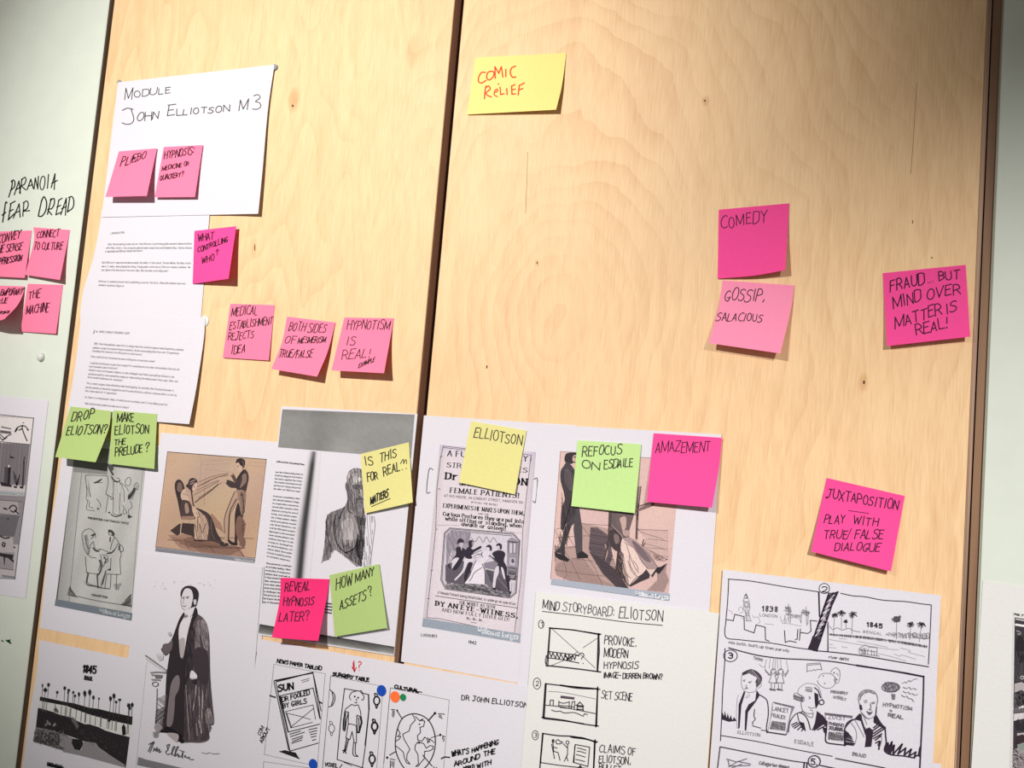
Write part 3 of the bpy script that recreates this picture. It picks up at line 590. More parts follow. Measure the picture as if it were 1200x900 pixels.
# chair
s.fs('200 430 196 380 210 352 232 350 252 375 262 420 240 440 250 480 250 560 240 610 228 560 215 490',DK).fs('212 420 215 375 235 368 246 400 235 430',(112,90,84)).fs('240 430 262 410 300 440 310 480 300 520 250 490 235 460',(186,160,144)).c('250 440 290 460 305 490',.5,DK).fs('236 500 255 482 300 500 312 560 330 590 320 612 240 600',(70,56,56)).fs('262 510 280 508 290 560 268 570',(150,124,112)).f('240 590 325 590 322 612 238 612',(142,112,98)).f('165 685 225 640 320 640 325 725 240 700 210 718',(60,48,48)).f('246 635 325 640 320 740 300 700 246 690',(58,46,46)).c('232 715 240 640 255 618 275 632 285 632 310 618 330 640 330 740',1.2,(178,150,134))
# seated woman
s.fs('282 400 290 350 318 338 342 352 345 385 336 410 318 430 300 425',(60,48,50)).fs('310 410 318 385 340 368 345 385 335 412 320 432',(190,162,148)).c('300 365 330 350/298 380 325 368',.8,(170,148,140)).el(322,396,5,3,DK).el(278,390,8,12,DK).fs('262 420 295 415 310 470 312 520 296 500 280 450',(170,142,128)).c('305 430 320 520 345 545',1.3,DK).fs('310 525 350 540 400 565 430 600 460 680 490 745 430 752 340 750 330 700 340 620 320 580',(188,160,142)).fs('330 535 400 560 438 600 470 690 495 748 440 752 410 740 420 660 395 590',(58,48,50)).c('435 610 440 700 460 745',.5,(120,100,96)).c('350 560 360 590 345 600/345 610 345 690/360 640 375 700/400 640 380 700/330 650 345 740',.8,(70,56,56)).fs('325 735 340 745 500 752 515 775 490 770 430 755 330 756',DK).c('480 720 505 760 515 780',1.6,DK)
# rays
s.c('355 365 450 325 560 305/345 395 440 345 550 312/340 420 450 365 505 352/350 470 440 410 505 360/330 500 420 430 500 365/320 450 430 390 490 355/370 385 470 335 545 322',.5,(128,98,88)).c('330 495 430 425 500 362',.8,(100,76,70))
# standing man
s.fs('598 240 605 215 630 208 655 220 658 250 645 275 628 262 615 235',(48,40,42)).fs('602 250 615 235 628 255 640 262 642 285 632 300 618 296 608 280 600 265',(188,158,142)).el(612,262,5,3,DK).c('640 225 652 250 645 268',.7,(110,92,88))
s.fs('632 300 655 280 675 300 682 340 672 390 660 440 655 430 610 430 600 405 560 400 530 370 540 350 575 360 600 370 605 340',(62,50,52)).fs('640 320 665 310 668 360 640 395 625 400 640 350',(124,102,94)).fs('560 310 578 305 600 345 600 370 585 360',(84,66,64)).fs('485 360 510 345 535 350 535 370 505 368 490 380',(176,148,134)).fs('545 312 565 300 580 312 570 320',(176,148,134)).c('650 290 620 330 605 350',1.4,(40,34,36))
s.fs('590 425 658 425 660 500 650 560 635 615 625 590 620 500',(142,116,104)).fs('590 430 610 440 600 500 555 590 552 640 550 740 530 750 522 700 525 600 560 500',(168,140,124)).c('590 430 560 500 525 600 524 700',.9,DK).fs('612 500 628 560 640 610 610 700 605 775 590 775 592 690 592 580',(50,40,42)).c('635 430 650 500 640 600',.9,(60,48,48)).c('600 480 560 560 552 640 548 740',1.2,(70,54,54)).el(634,450,5,7,DK).fs('495 745 515 770 545 768 545 782 515 788 495 782',(44,36,38)).fs('548 738 575 760 605 765 605 780 570 780 548 760',(44,36,38)).fs('606 600 640 600 640 700 660 760 640 800 600 700',(118,90,80))
s.hatch('620 440 658 430 655 560 630 600',82,.9,.3,(80,64,62)).hatch('340 560 420 580 440 740 350 745',78,1.1,.3,(110,88,80)).hatch('150 720 480 750 640 800 300 800',8,1.2,.3,(110,84,74)).hatch('605 610 655 610 660 780 620 790',-50,1.1,.3,(96,74,66))
s.on('caption_bar').f('70 797 723 872 718 897 66 820',(122,124,134)).on('caption_text').text('Wellcome Images',588,880,712,893,14,.5,(190,190,196),.1,1.4).done()

# ------------------------------------------------------------------ bald man page
s = sheet('page with a book scan and a charcoal bust of a bald bearded man', [(329.7,476),(489.3,485),(461.5,768.6),(301.6,743.6)], .0014, grp=GP, name='printed_page')
rs = np.random.RandomState(4)
s.on('photograph').v(300,470,6)
s.grid([185,58,1115,95,1090,402,155,325],30,10,lambda S,T: 132-14*np.exp(-((S-.38)/.14)**2)*(T)-10*np.exp(-((S-.3)/.1)**2)-12*np.exp(-((T)/.16)**2)+8*S*(1-T)+22*np.exp(-(((S-.45)/.15)**2+((T-1)/.4)**2))+rs.uniform(-3,3,S.shape))
PG = 207
def gut(S,T):
    a = np.clip(T*6,0,1)*.35+.65; d = (S-.5)
    g = np.where(d<0, np.exp(-(d/.2)**2), np.exp(-(d/.15)**2)); g = PG-(PG-50)*g*a; return np.stack([g*1.015, g*1.0, g*1.045], 1)
s.on('book_gutter').grid([360,350,458,358,414,906,262,900],20,6,gut).v(300,620,5.625).grid([246,0,388,3,355,350,215,350],20,6,lambda S,T: gut(S, 1+0*T)).on('photograph')
s.grid([24,626,912,776,906,826,14,686],30,5,lambda S,T: 60+70*T+20*np.exp(-((S-.95)/.06)**2)-(T<.15)*25+rs.uniform(-6,6,S.shape)+22*(T>.9))
s.on('engraving').l('55 252 42 490',.6,80)
# bust, drawn over a mid grey silhouette
s.v(370,540,6.92)
H_='45 830 60 760 72 660 80 560 78 490 95 440 125 415 190 392 235 372 258 320 250 250 238 215 240 185 252 170 250 130 268 85 300 62 340 58 372 68 380 100 390 200 384 300 388 380 400 440'
s.f(H_+' 408 470 395 560 392 680 370 850 330 860 250 790 200 745 150 720 120 745 110 800 60 815',(136,130,134))
s.fs('265 170 262 110 300 75 345 70 372 95 382 150 380 200 340 190 300 200 285 240 270 220',(176,170,172)).fs('292 120 330 95 362 120 370 160 330 175 300 165',(212,208,210)).fs('300 230 330 215 352 235 355 290 330 330 305 300',(160,154,158)).fs('304 222 320 210 346 214 344 226 322 232',(92,88,94)).c('298 208 320 196 350 204/360 205 382 200',1.3,70).c('350 225 356 262 372 285 360 292 348 286',.9,74).fs('322 312 345 296 382 302 386 316 352 318 330 330',(88,84,90)).fs('318 330 350 322 384 330 380 380 352 405 324 375',(120,114,118)).fs('315 360 350 345 380 360 380 400 350 420 325 400',(150,144,148)).c('330 225 350 240 345 270 352 300',.8,60).el(330,222,5,5,40).el(374,220,5,6,50).fs('250 200 262 190 268 240 255 250',(96,90,96)).fs('360 240 375 240 372 290 362 285',(190,186,188))
s.fs('200 480 240 430 320 430 350 520 345 620 320 700 250 740 190 700 165 600',(146,140,144)).fs('215 500 250 470 290 470 310 540 300 640 260 690 215 640 205 570',(178,172,174)).c('160 440 145 540 160 640 200 710 250 750',1.4,60).c('345 600 330 680 290 725 240 745',1.4,66).c('95 440 88 520 90 600 120 690 125 740',1,80).c('235 372 210 420 190 470/258 320 262 400 300 430/384 380 380 440 360 520',1.1,64)
s.hatch(H_+' 400 560 392 680 370 850 250 790 150 720 110 800 60 815',86,1.1,.4,(84,80,86),.35,9).hatch('150 470 240 430 230 560 250 740 180 700 150 600',84,1.0,.4,(96,92,98),.35,8).hatch('310 440 400 470 392 680 370 850 320 700 350 560',86,.8,.5,(66,62,68),.2,10).hatch('200 640 400 640 370 860 250 780',88,.9,.5,(80,76,82),.25,6).hatch('80 500 130 420 140 600 120 700 60 800 70 660',83,1.0,.4,(86,82,88),.25,7)
s.hatch('400 440 470 450 460 600 440 860 385 860 395 560',86,1.7,.45,(130,124,128),.3,9).c('470 450 480 520 465 640 440 860',.7,(150,146,148)).hatch('255 170 300 80 372 70 385 200 384 380 340 430 265 380 258 250',80,.9,.35,(80,76,82),.3,5)
s.on('printed_text'); tx=['could have saved the practice here,','saw the violence being done to','itself by diagonal fascination','the terms applied: the vision','the medical technique he had','partly horrifying and partly','bloodier nor Elliotson ways']
s.v(300,510,6.925); s.text('while and into the painted time.',165,218,393,243,12,.35,90,.05,1.5)
for k in range(6): s.text(tx[k+1],155-2.4*k,303+27.2*k,380-4.4*k,323+27.8*k,12,.3,120,.05,1.5)
tb=['it and was succeeded by other','the Calcutta Medical College,','on compensation, mesmerism,','second other mesmeric. Both','dispensary during the second','money, and a dental number','out of these numbers. Weekly','and at most patients received','only three indications, and','is at the 1853 head to prepare','department to the second half','lower educate patients. Only','continues time report to the','a recipe for the Bengal fam','as Calcutta Medicines, and','reform. Whilst the hospital','it known as publicity and the','of a dramatic dispensary.']
for k in range(18): s.text(tb[k],138-3.1*k,499+28.6*k,355-4.5*k,521+29.6*k,12,.3,120,.05,1.5)
s.v(300,620,5.625); tc=['The mesmerism could have','an of Indian healing, rather','production of compassion,','patients that could walk to','it they mesmerism','ables, and expressed','from other nations','Library from the East','to the Bengal, raised','The pictures that','the fraud is the West','any of the painters']
for k in range(12): s.text(tc[k],66-1.9*k,229+23.2*k,(232-3*k) if k < 4 else 170,250+23.2*k if k < 4 else 240+23.2*k,10,.34,110,.05,1.5)
for k in range(4): s.text('the wards and',458-2*k,492+20*k,502-2*k,498+20*k,10,.42,90,.05,1.5)
s.done()

# ------------------------------------------------------------------ portrait page
s = sheet('page with a full-length portrait of a standing man in a long dark coat', [(163.5,647),(307.5,664.5),(285,959),(133,933)], .0019, grp=GP, name='printed_page')
s.on('engraving').v(170,675,7.5); K2=(44,38,44)
rs = random.Random(8)
for k in range(26): x=60+rs.random()*560; y=30+rs.random()*90; s.el(x,y,rs.uniform(3,16),rs.uniform(2,6),(206-rs.randint(0,10),198,200),8)
s.fs('310 170 318 125 350 92 395 85 440 100 468 140 468 190 455 245 440 270 400 278 392 260 410 230 420 185 405 130 375 112 345 125 330 165 322 190',K2).fs('322 180 345 120 380 108 410 130 422 185 412 235 400 275 350 300 325 280 318 230',(204,201,209)).c('318 190 315 235 325 280 350 300',.6,80).c('330 190 345 185/360 190 385 182',1.1,70).el(338,198,6,4,60).el(374,196,7,4,60).c('345 200 332 235 345 245',.5,110).c('330 262 345 268 360 262',.9,90).fs('425 215 445 205 452 235 435 255',(192,188,196))
s.fs('340 315 352 300 400 285 440 270 420 330 380 370 345 370',(208,205,213)).fs('338 345 360 335 380 350 372 372 345 372',(150,142,148)).c('340 350 375 365',.8,60)
s.fs('296 470 330 385 400 360 395 430 370 520 360 620 340 720 310 720 300 600',(209,206,214)).fs('300 560 345 545 350 620 335 720 308 715 300 640',(168,160,164))
s.fs('440 272 462 330 500 360 540 420 560 520 566 650 572 900 590 1120 605 1290 570 1310 540 1300 555 1370 565 1420 540 1450 480 1465 400 1462 330 1458 320 1380 340 1200 345 900 345 760 330 720 345 690 360 620 375 500 400 400 425 330',(84,74,80))
s.fs('340 318 300 380 270 460 240 540 205 600 140 640 180 700 215 670 200 780 185 900 175 1100 150 1350 200 1380 330 1450 345 1100 345 760 310 710 296 560 296 470 320 390 345 350',K2)
s.fs('440 272 460 340 420 430 440 500 430 640 420 820 380 900 345 1000 335 760 350 640 375 500 405 390',(40,34,40))
s.fs('250 900 290 870 305 920 295 1000 265 1060 260 1150 240 1300 190 1320 200 1160 215 1030 225 960',(120,110,116)).fs('160 600 205 590 240 560 235 640 190 690 150 660',(98,88,94)).fs('500 380 545 440 556 560 555 650 520 640 500 560 490 470',(140,130,136)).fs('450 420 490 400 480 560 490 640 440 640',(128,118,124)).fs('430 650 540 650 560 900 520 960 440 860',(58,50,56)).fs('530 1180 570 1165 605 1280 580 1300 535 1295 525 1230',(140,130,134)).fs('395 860 410 830 440 850 458 880 450 905 410 910 395 895',(213,210,218)).fs('412 918 455 905 450 950 425 950',(30,26,30))
for q,cc in (('360 960 375 1200 385 1380',150),('380 1000 400 1150 390 1440',120),('450 960 435 1100 420 1180',160),('470 980 480 1200 470 1300',158),('510 1000 500 1200 495 1380',170),('480 1250 485 1400',150),('540 1000 530 1150',120),('445 1240 460 1400',140)): s.c(q,1.2,(cc,cc-8,cc-4))
s.hatch('345 900 570 900 600 1290 540 1440 340 1450',86,1.2,.6,(56,48,54),.3,10).hatch('430 380 545 430 560 640 430 640',78,1.1,.5,(70,62,68),.3,6).hatch('380 480 440 480 420 800 350 900',86,.9,.5,(70,60,66),.4,8)
s.f('100 1362 200 1320 330 1400 330 1450 220 1380 110 1372',(24,20,24)).f('290 1430 345 1440 340 1465 315 1470 292 1445',(24,20,24))
s.fs('105 690 125 670 160 690 150 740 115 730',(203,200,208)).c('105 690 115 730/125 700 130 745/140 700 145 740',.5,110).c('5 700 90 760 185 830',1.6,100).f('5 705 185 832 180 850 10 740',(192,188,196)).c('50 850 110 845 180 850/60 870 150 875/60 910 130 915',1.6,130).f('85 870 150 875 145 900 90 900',(110,102,108)).ring(88,950,26,20,.9,110).c('105 990 98 1200 90 1300',1,130).hatch('105 1080 190 1040 160 1350 85 1340',40,1.3,.6,(120,110,116)).hatch('95 1180 170 1150 150 1340 85 1340',-40,1.,.6,(80,72,78)).fs('80 1330 110 1290 150 1330 110 1380',(150,142,148)).fs('190 1380 290 1390 280 1460 220 1420',(168,160,164)).el(215,510,16,20,(178,172,176)).hatch('60 1370 120 1370 110 1420 70 1420',80,1,.5,130)
s.on('signature').c('25 1540 60 1470 75 1460 40 1550/30 1480 60 1465 80 1470/70 1540 80 1510 90 1535 105 1505 100 1540 125 1520 120 1550 140 1540',.75,60).c('195 1520 215 1480 190 1490 200 1525 180 1545 195 1570 215 1560/225 1565 260 1500 240 1510 235 1575/250 1580 290 1500 270 1520 262 1585/270 1580 285 1560 290 1590 300 1575/300 1590 320 1580 330 1545 325 1600/345 1595 350 1575 365 1600 385 1590 390 1610 425 1612/300 1530 345 1545',.75,56).c('495 1552 540 1560 560 1552 600 1562 650 1560',.6,130)
s.on('caption_bar').f('-60 1590 5 1612 300 1682 470 1722 1000 1810 1000 1880 -70 1660',(118,118,124)).done()

# ------------------------------------------------------------------ 1845 photograph page
s = sheet('page headed 1845 with a black and white photograph of palms over water', [(45.8,749.8),(172,775.8),(146,1022),(10,992)], .0024, grp=GP, name='printed_page', edges={'l':[(43.4,787),(35,833),(26,900)]}, mat=M_PAPER)
s.v(30,780,7.5).on('photograph')
SK = 206
s.grid([128,270,940,440,880,900,65,668],4,4,lambda S,T: SK+0*S)
rs = np.random.RandomState(2)
s.f('108 372 130 375 250 410 300 432 400 455 440 480 520 515 560 515 640 540 700 570 800 600 915 628 880 900 760 850 620 705 500 660 330 600 200 560 90 540',(38,34,38))
s.f('90 540 200 560 330 600 420 640 410 700 480 750 500 760 620 695 640 720 880 895 400 770 65 668',(112,108,112)).f('300 600 400 630 410 690 440 730 490 745 500 680 520 665 620 680 640 715 760 800 870 870 878 898 480 790 330 760 250 640',(136,132,136)).f('415 640 500 655 505 690 480 745 430 735 405 680',(34,30,34))
s.f('85 560 300 600 300 700 350 740 65 668',(64,60,64))
for k in range(300):
    x=rs.uniform(75,340); y=rs.uniform(560,735)
    if y < 668+(x-65)*.3 : s.l(f'{x:.0f} {y:.0f} {x+rs.uniform(-14,14):.0f} {y+rs.uniform(4,18):.0f}',.35,int(rs.choice([30,150,110,170])))
for k in range(160): x=rs.uniform(110,800); y=440+(x-110)*.3+rs.uniform(0,110); s.l(f'{x:.0f} {y:.0f} {x+rs.uniform(-9,9):.0f} {y+rs.uniform(2,9):.0f}',.5,int(rs.choice([24,60,74,52])))
for k in range(60): x=rs.uniform(440,880); y=480+(x-440)*.35+rs.uniform(60,160); s.l(f'{x:.0f} {y:.0f} {x+8:.0f} {y+4:.0f}',.35,70)
for x,y in ((190,490),(210,510),(245,520),(175,515),(255,512),(195,500)): s.l(f'{x} {y} {x+12} {y+10}/{x+4} {y-8} {x-4} {y+14}',.6,180)
s.f('128 272 330 315 420 330 560 370 640 380 760 410 900 440 940 450 935 522 850 505 720 475 560 430 360 355 122 308',(30,27,30))
s.f('245 385 265 365 285 390 290 420 250 400',(90,86,90)).f('845 540 862 510 878 540 882 610 850 612',(28,25,28)).f('400 480 415 450 440 480 470 530 450 560 430 520',(96,92,96))
pal=[(148,175,8,22,300),(172,215,22,22,300),(200,168,16,22,290),(278,235,15,16,270),(343,198,16,22,330),(378,218,15,18,330),(372,240,10,12,330),(418,235,13,15,330),(433,265,14,16,340),(468,252,14,24,350),(520,245,18,34,360),(563,235,17,34,370),(595,280,15,22,370),(643,290,10,12,370),(745,290,16,28,410),(775,268,18,28,410),(795,320,14,16,420),(825,300,18,14,420),(905,350,18,26,440),(935,345,16,24,440),(912,375,16,18,440)]
rr = random.Random(3)
for x,y,rx,ry,g in pal:
    pts=[]; 
    for k in range(14): a=2*math.pi*k/14; q=1 if k%2 else .62; pts.append(f'{x+rx*q*rr.uniform(.85,1.15)*math.cos(a):.0f} {y+ry*q*rr.uniform(.85,1.15)*math.sin(a):.0f}')
    s.f(' '.join(pts),(30,27,30)).l(f'{x} {y+ry*.5:.0f} {x-8} {g+x*.05:.0f}',.45,70)
for x in (150,165,185,260,315,350,362,390,398,445,490,525,530,570,615,660,665,720,735,762,790,800,895,905): 
    y=300+(x-120)*.27; s.l(f'{x} {y:.0f} {x-6} {y+90:.0f}',.5,110 if x not in (350,490,525,735) else 60)
for x in (720,735): s.f(f'{x} 470 {x+14} 474 {x+4} 500',(40,36,40))
s.on('lettering').text('1845',497,55,612,70,62,1.7,24,.1,2.0).text('BENGAL',515,122,585,132,32,1.0,70,.2,1.4).text('BENGAL',190,880,330,910,30,1.0,60,.2,1.4).l('190 862 330 896/195 876 330 906',1.6,60).done()

# ------------------------------------------------------------------ playbill page
s = sheet('page with a Victorian playbill print and octagonal scene of five figures', [(496.8,486.8),(676,498.5),(652,808.5),(469.8,775.2)], .0005, grp=GP, name='printed_page')
s.on('photograph').v(480,480,5.622)
s.grid([200,232,832,280,728,1540,82,1430],12,24,lambda S,T: np.stack([208-16*np.exp(-(S/.05)**2)-22*np.exp(-((S-1)/.05)**2)-10*np.exp(-((T)/.03)**2),199-16*np.exp(-(S/.05)**2)-22*np.exp(-((S-1)/.05)**2)-10*np.exp(-((T)/.03)**2),209-16*np.exp(-(S/.05)**2)-20*np.exp(-((S-1)/.05)**2)],1))
s.on('engraving').l('222 240 372 258/222 250 372 266/222 240 205 312 180 520 172 790 145 1060 112 1370/735 290 800 300 800 340/800 300 745 800 735 1100 690 1480/112 1370 200 1378 690 1484',.7,70).l('205 312 215 306/190 520 200 526/172 788 184 788/140 1060 152 1060/118 1246 130 1246',.8,60)
s.on('printed_text'); K3=30
def bt(t,x0,y0,x1,y1,h,w,b=1,j=.03,sp=2.2,c=K3): s.text(t,x0,y0,x1,y1,h*.86,w*(.72 if b == 2 else .76),c,j,sp+.5,b)
bt('A FULL DISCOVERY',250,304,775,340,40,1.5,1); bt('STRANGE PRACTICES',245,378,772,414,34,1.4,2,sp=1.6); bt('Dr. ELLIOTSON',238,456,770,497,46,2.6,2,sp=3.2); bt('ON THE PERSONS OF HIS',330,497,690,530,22,1.4,2,sp=2)
bt('FEMALE PATIENTS!',268,545,720,582,35,1.6,2); bt('AT HIS HOUSE, IN CONDUIT STREET, HANOVER SQ.',228,574,750,620,18,.6,0); bt('WITH ALL THE SECRET',405,614,580,634,12,.5,0); bt('EXPERIMENTS HE MAKES UPON THEM,',222,644,752,696,30,1.15,1)
bt('AND THE',450,690,520,697,11,.5,0); bt('Curious Postures they are put into',220,697,752,750,27,1.25,2,sp=1.8); bt('while sitting or standing, when',235,728,735,778,27,1.2,2,sp=1.8); bt('awake or asleep!',342,764,632,798,28,1.25,2,sp=1.8)
s.v(480,620,5.622)
s.l('178 -26 330 -24/600 8 735 30',.4,110); bt('A female Patient being blindfolded, to undergo an operation.',186,425,702,502,20,.6,0,.03,1.5); s.l('172 440 710 520',.8,50)
bt('THE WHOLE AS SEEN',325,492,560,524,22,.85,2); bt('BY AN EYE-WITNESS,',172,502,710,586,32,1.9,2,sp=2.6); bt('AND NOW FULLY DIVULGED!',212,542,655,607,25,.8,2,sp=2.2); bt('&c. &c. &c.'.replace('&','8'),375,594,485,610,18,.7,1); s.l('405 614 440 620',.7,90)
s.on('lettering').text('L0000859',76,705,178,716,18,.55,60,.03,2).text('1842',385,752,437,760,18,.65,50,.03,2).v(480,480,5.622).c('155 396 128 396 112 540 135 545/820 458 842 462 830 604 812 602',.9,50)
s.on('caption_bar').v(480,620,5.622).f('88 585 732 690 728 750 82 642',(142,152,166)).on('caption_text').text('Wellcome Images',448,680,715,728,34,.95,(212,216,224),.05,1.6)
s.on('engraving').v(510,615,10)
s.f('170 36 915 98 995 185 950 800 880 860 120 755 65 650 105 95',(190,182,194)).l('170 36 915 98 995 185 950 800 880 860 120 755 65 650 105 95 170 36/178 48 910 112 985 190 940 795 872 848 128 745 78 645 117 100 178 48',.7,48)
Q=(44,38,52)
s.f('190 60 420 80 400 200 380 320 190 300 150 420 130 560 130 120',(150,142,158)).hatch('190 60 420 80 400 200 250 300 140 560 130 120',70,.9,.35,90,.3,5).f('420 80 900 120 850 180 840 470 600 520 420 330',(196,190,202)).c('425 90 900 130',.7,70).hatch('120 480 250 420 400 430 420 560 350 690 130 690',70,.6,.6,(60,54,66),.15,7).f('120 470 210 440 300 400 350 480 400 500 380 620 330 690 240 690 120 660',(88,82,94)).f('590 500 700 540 860 480 880 840 700 800 590 690',(104,98,110)).hatch('590 520 880 520 880 830 700 790',50,.7,.5,(60,54,66)).f('560 450 700 420 730 470 700 530 590 520',(128,122,136)).c('590 515 690 535',1.2,190)
s.f('120 700 340 690 560 700 700 760 880 800 870 850 700 835 500 800 320 770 130 740',(84,78,90)).hatch('120 700 340 690 560 700 700 760 880 800 870 850 500 800 130 740',20,.8,.4,170,.5,3)
for k in range(14): s.ring(300+k*26+rr.uniform(-6,6),725+k*4+rr.uniform(-12,12),12,14,.6,50,8)
s.c('425 150 465 200 515 138 560 205 600 140 640 205 682 150 722 205',.6,60)
s.fs('250 220 262 200 265 175 295 160 325 175 335 205 290 215',Q).fs('285 215 320 210 322 250 295 262',(178,170,182)).fs('245 270 290 258 340 280 360 310 330 350 300 400 250 380 170 440 180 520 150 480 175 430 240 350',Q).f('298 262 312 262 310 305',(210,204,214)).fs('205 420 240 395 290 400 270 440 215 520 195 500',(198,192,204)).fs('300 370 345 360 290 470 240 530 200 520 250 440',Q)
s.fs('388 220 395 190 425 178 448 195 440 225 435 260 400 265',Q).fs('430 200 450 200 445 240 432 250',(140,130,140)).fs('375 270 410 255 440 290 520 250 540 250 535 275 470 310 440 340 430 390 395 400 350 380 330 340',Q).fs('345 410 400 400 450 410 430 450 390 440 360 500 330 560 240 650 230 635 300 560 330 500',(204,198,210)).fs('390 440 440 450 400 560 370 620 350 690 340 600 370 500',Q)
s.fs('600 250 630 232 660 250 662 300 640 300 630 270 605 275',Q).fs('598 270 625 262 640 285 625 315 600 300',(200,192,204)).fs('560 320 600 305 650 320 640 370 580 385 550 360',(206,200,212)).fs('430 350 540 305 550 330 500 360 540 370 470 385 440 380',(200,194,206)).c('430 350 470 330 540 300/450 375 500 345 540 350/550 320 545 360 580 385 640 365',.7,60).fs('520 400 600 370 640 390 590 430 560 460 490 420',(206,200,212)).f('480 420 550 460 580 540 585 700 340 685 400 600 440 500',(214,208,220)).c('480 420 440 500 400 600 340 685/550 460 580 540 585 700/550 500 460 560 430 620 400 660',.8,56)
s.fs('715 250 725 222 755 215 780 235 778 280 760 290 755 255',Q).fs('722 250 750 245 755 280 735 298 722 280',(190,182,194)).fs('680 320 730 300 790 305 820 340 805 400 800 440 760 430 730 450 650 370 700 390 670 350',Q).c('640 360 690 410 730 450',1.3,90).fs('740 440 800 430 830 480 860 580 880 700 890 800 860 790 830 640 790 520 760 520 720 580 700 560',Q).fs('700 520 740 480 745 560 715 640 700 740 675 730 680 640',(200,194,206)).fs('770 500 800 520 820 630 800 620',(200,194,206)).f('665 740 700 735 720 760 690 770',Q)
s.f('845 180 900 145 980 190 965 600 840 590',(140,134,148)).f('850 205 955 215 950 340 850 330',(110,104,118)).f('870 215 905 215 905 330 868 330',(186,180,192)).f('915 215 945 220 940 330 915 330',(186,180,192)).l('850 195 965 205/910 200 910 330',1.1,60).f('875 385 940 390 935 480 870 470',(176,170,182)).f('895 400 920 400 930 440 905 450 890 430',(80,74,86)).f('865 580 940 590 935 610 865 600',(206,200,210)).f('870 660 895 665 890 780 875 780',(200,194,206)).f('905 665 925 668 915 790 898 785',(200,194,206)).hatch('850 490 960 500 940 650 860 640',10,.8,.5,60)
s.done()

# ------------------------------------------------------------------ standing figure and seated woman page
s = sheet('page with a pinkish engraving of a dark standing man and a reclining woman', [(637,497.3),(845.6,509),(823,836),(606,808)], .0011, grp=GP, name='printed_page')
s.on('photograph').v(630,500,5)
s.grid([133,145,835,200,768,984,76,892],14,14,lambda S,T: np.stack([206+3*np.sin(8*S+3*T)-6*T,176+3*np.sin(8*S+3*T)-6*T,172-4*T+0*S],1))
s.on('engraving').l('133 146 240 152/134 146 76 892/590 178 690 186',.6,(130,100,96))
s.f('100 690 130 720 150 800 120 820 100 790',(120,104,104)).f('250 560 420 600 390 700 420 900 560 980 300 930 130 880 100 830 110 700 240 700',(168,142,138)).f('100 830 120 800 240 760 380 900 560 980 200 910 110 870',(150,126,122)).f('750 850 760 800 700 840 700 900 640 960 740 970 770 900',(152,128,126))
s.c('110 600 240 570 430 580/105 650 300 640 420 660/105 720 240 700/200 770 330 790/100 840 330 870 580 890/150 900 170 850 120 700/130 700 180 760 250 900/240 560 310 650 330 730/270 740 330 820 380 930/340 800 400 850 470 950/180 640 240 740 300 820/100 600 140 680',.5,(90,74,74))
s.f('310 590 350 590 420 640 430 700 440 760 420 820 470 850 560 985 430 900 380 820 300 720',(98,84,90)).f('300 730 400 790 480 860 520 940 560 985 460 940 380 860',(72,62,68)).hatch('310 590 420 640 440 760 470 850 540 960 430 900 300 720',10,.9,.4,(60,50,56))
D4=(50,46,50)
s.fs('160 205 158 180 172 155 225 152 228 170 205 182 208 215 180 215',D4).fs('208 172 228 168 228 200 215 215 205 200',(196,164,158)).c('212 180 226 176/208 205 220 210',1.2,D4).fs('150 235 175 205 215 250 235 300 215 300 220 360 205 400 210 470 240 480 225 560 200 580 160 700 160 760 130 740 100 735 135 700 150 620 175 560 150 600 135 595 140 480 160 420 135 320 135 260',(68,62,68)).fs('160 250 200 270 215 330 200 380 160 330',(92,84,90)).f('225 470 245 480 262 600 262 730 290 755 290 770 230 772 225 740 210 600',(74,68,74)).f('98 735 160 755 188 780 175 792 130 780 105 762',(40,36,40)).f('232 745 262 728 295 752 296 768 235 772',(40,36,40)).hatch('140 260 215 260 240 480 180 560 140 590',80,.9,.4,(44,38,42),.3).hatch('135 600 200 560 160 750 110 730',75,.9,.4,(44,38,42),.3).c('200 400 180 500 150 600',.8,(36,32,36))
s.v(700,570,6.43)
s.f('300 0 325 0 312 200 305 400 290 400 296 200 285 200',(150,128,128)).l('328 0 300 250/310 130 295 400/296 210 290 390',1,(80,66,68)).fs('300 175 400 120 430 128 410 150 330 180 290 190',(120,96,96)).c('300 155 410 115',1.2,(80,64,66))
s.f('92 190 280 200 240 330 240 420 170 500 90 440 80 330',(96,84,88)).fs('140 200 270 205 230 330 220 360 160 320',(104,88,90)).fs('170 240 215 230 215 310 190 330 180 290',(182,154,150)).fs('190 330 240 335 235 375 200 370',(168,142,140)).fs('85 340 150 330 180 400 170 480 130 480 95 430',(64,54,58)).fs('125 360 160 370 165 420 135 430',(120,102,104)).l('90 190 82 420 52 560/105 190 96 300/165 480 145 640/155 480 138 640',1.2,(70,56,58)).c('60 440 75 500 55 560/100 290 180 370 185 410',1.6,(160,138,136)).c('95 290 175 372 182 415',.9,(70,56,58)).c('305 320 370 390 350 440 330 465/318 325 380 395 355 450 345 465/350 400 335 450',1.1,(66,52,54))
s.f('305 315 530 330 530 550 420 520 350 460 370 400',(190,162,158)).c('320 325 530 332/330 345 500 400/380 395 530 412/360 430 500 470/360 460 530 475/370 470 530 552/420 500 480 560 530 548/440 520 530 530',.5,(100,82,82)).hatch('380 470 530 550 440 560',-35,1.1,.35,(100,82,82))
